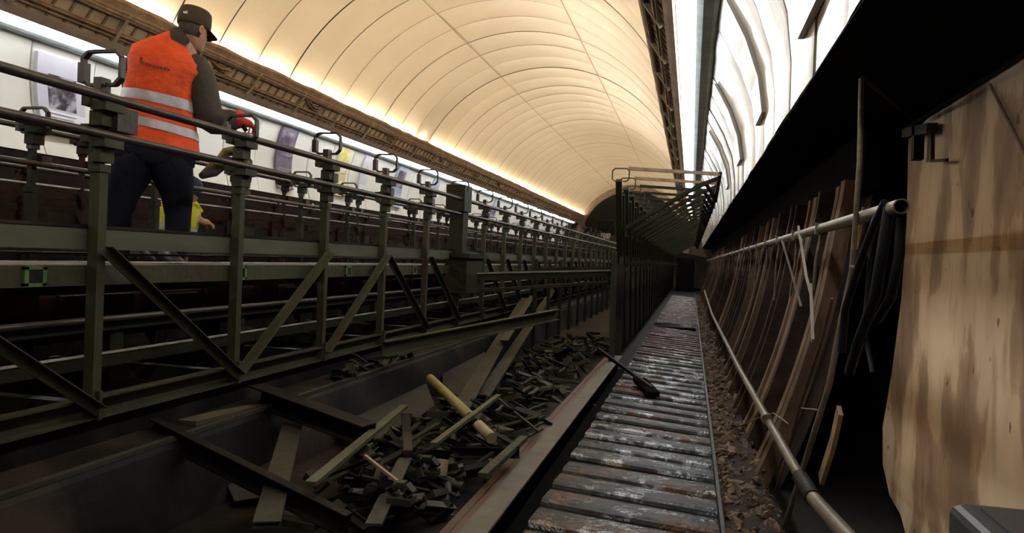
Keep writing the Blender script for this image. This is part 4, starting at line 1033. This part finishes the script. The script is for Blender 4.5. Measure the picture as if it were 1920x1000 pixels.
# second worker, low in the gap behind
PW2 = Vector((-4.45, 5.62, 0)); VN2 = Vector((PW2.x, PW2.y, 0)).normalized(); VR2 = Vector((VN2.y, -VN2.x, 0))
S2 = lambda a, b, w_=0.0: S(a, b, w_, PW2, VN2)
man2 = empty('person', (PW2.x, PW2.y, FLOOR), 'person in yellow hi-vis vest crouching low behind the legs of the orange-vested one', 'person')
f2 = FLOOR
def G(p, z): return Vector((p.x, p.y, z))
hip = G(S2(325, 470), -.42); 
V = [hip, S2(328, 430), S2(335, 392), S2(343, 372), S2(348, 352), S2(350, 340),
     S2(312, 392), S2(306, 425), S2(330, 440, .15), S2(362, 390), S2(368, 412, -.05), S2(384, 418, -.05),
     hip+Vector((-.10, .02, -.05)), hip+Vector((.05, .32, -.12)), G(hip+Vector((.0, .25, 0)), f2+.08), G(hip+Vector((.1, .35, 0)), f2+.04),
     hip+Vector((.10, -.05, -.05)), hip+Vector((.25, .22, -.15)), G(hip+Vector((.2, .15, 0)), f2+.08), G(hip+Vector((.3, .25, 0)), f2+.04)]
E_ = [(0, 1), (1, 2), (2, 3), (3, 4), (4, 5), (2, 6), (6, 7), (7, 8), (2, 9), (9, 10), (10, 11), (0, 12), (12, 13), (13, 14), (14, 15), (0, 16), (16, 17), (17, 18), (18, 19)]
RD = [.13, .12, .11, .055, .085, .075, .055, .045, .03, .055, .045, .03, .08, .065, .045, .04, .08, .065, .045, .04]
skinned('body', V, E_, RD, skin, man2)
yell = mat('yellow_hi_vis', (.62, .66, .04), (.48, .52, .03), scale=10, rough=.7, bump=.4, bscale=12)
b2 = dict(base=PW2, nn=VN2)
r2 = [ering(325, 462, 38, .14, 0, .1, **b2), ering(328, 432, 38, .14, 0, .1, **b2), ering(334, 405, 40, .14, 0, .15, **b2), ering(338, 388, 37, .12, 0, .2, **b2), ering(343, 376, 20, .08, 0, .2, **b2)]
v2 = MB().loft(r2, caps=False).build('hi_vis_vest', yell, man2)
MB().loft([[p+(p-sum(r2[1], Vector())/24).normalized()*.006 for p in r2[1]], [p+(p-sum(r2[1], Vector())/24).normalized()*.006+Vector((0, 0, .05)) for p in r2[1]]], caps=False).build('reflective_stripe', silver, v2)
h2, (c2, f2_, l2, u2, s2_) = head(man2, S2(350, 358), VR2*.9+VN2*.2+Vector((0, 0, -.4)), 1.0, skin)
rings = []
for z, r1, f1 in ((.0, .088, .108), (.05, .092, .110), (.10, .085, .10), (.13, .06, .07), (.14, .01, .01)):
    rings.append([c2+u2*z+f2_*(math.cos(a)*f1)+l2*(math.sin(a)*r1) for a in [2*math.pi*k/20 for k in range(20)]])
MB().loft(rings).build('cap', mat('blue_cap', (.02, .045, .10), (.015, .03, .07), scale=12, rough=.8), man2)
MB().tube([S2(356, 386), S2(366, 398), S2(374, 404)], [.07, .065, .05], seg=14).build('sleeve', yell, man2)
MB().tube([S2(362, 412, -.04), S2(372, 416, -.04)], [.055, .05], seg=12).build('sleeve_cuff', mat('pale_cloth', (.45, .42, .28), (.35, .32, .2), scale=12, rough=.8), man2)
hand(man2, S2(372, 414, -.06), VR2+Vector((0, 0, -.2)), Vector((0, 0, 1)), skin, .7)
MB().loft([ering(322, 470, 36, .13, 0, 0, **b2), ering(325, 455, 40, .145, 0, .1, **b2)], caps=False).build('belt', jeans, man2)
for a, b, c in ((V[12], V[13], V[14]), (V[16], V[17], V[18])):
    MB().tube([a+Vector((0, 0, .08)), a, b, (b+c)/2, c], [.10, .11, .095, .075, .065], seg=14).build('trouser_leg', jeans, man2)

# yellow-green hose and lever hung on the third front post
e = empty('hanging_hose', at(425, 300, X=-2.72), 'mossy green hose bundle draped on the fence post below the red glove', 'hose')
hm = mat('mossy_hose', (.22, .21, .06), (.14, .12, .05), scale=14, rough=.7)
MB().tube([at(452, 292, X=-2.70), at(436, 283, X=-2.72), at(424, 286, X=-2.74), at(416, 298, X=-2.74), at(412, 312, X=-2.74)], .030, seg=10).build('coil', hm, e)
MB().tube([at(460, 300, X=-2.66), at(466, 330, X=-2.66), at(462, 352, X=-2.66)], .022, seg=10).build('tail', hm, e)
e = tag(MB().tube([at(424, 305, X=-2.85), at(400, 318, X=-2.85), at(378, 330, X=-2.85)], [.03, .045, .02], seg=10).build('rag', jacket), 'dark rag hanging between the hose bundle and the orange-vested person', 'rag')
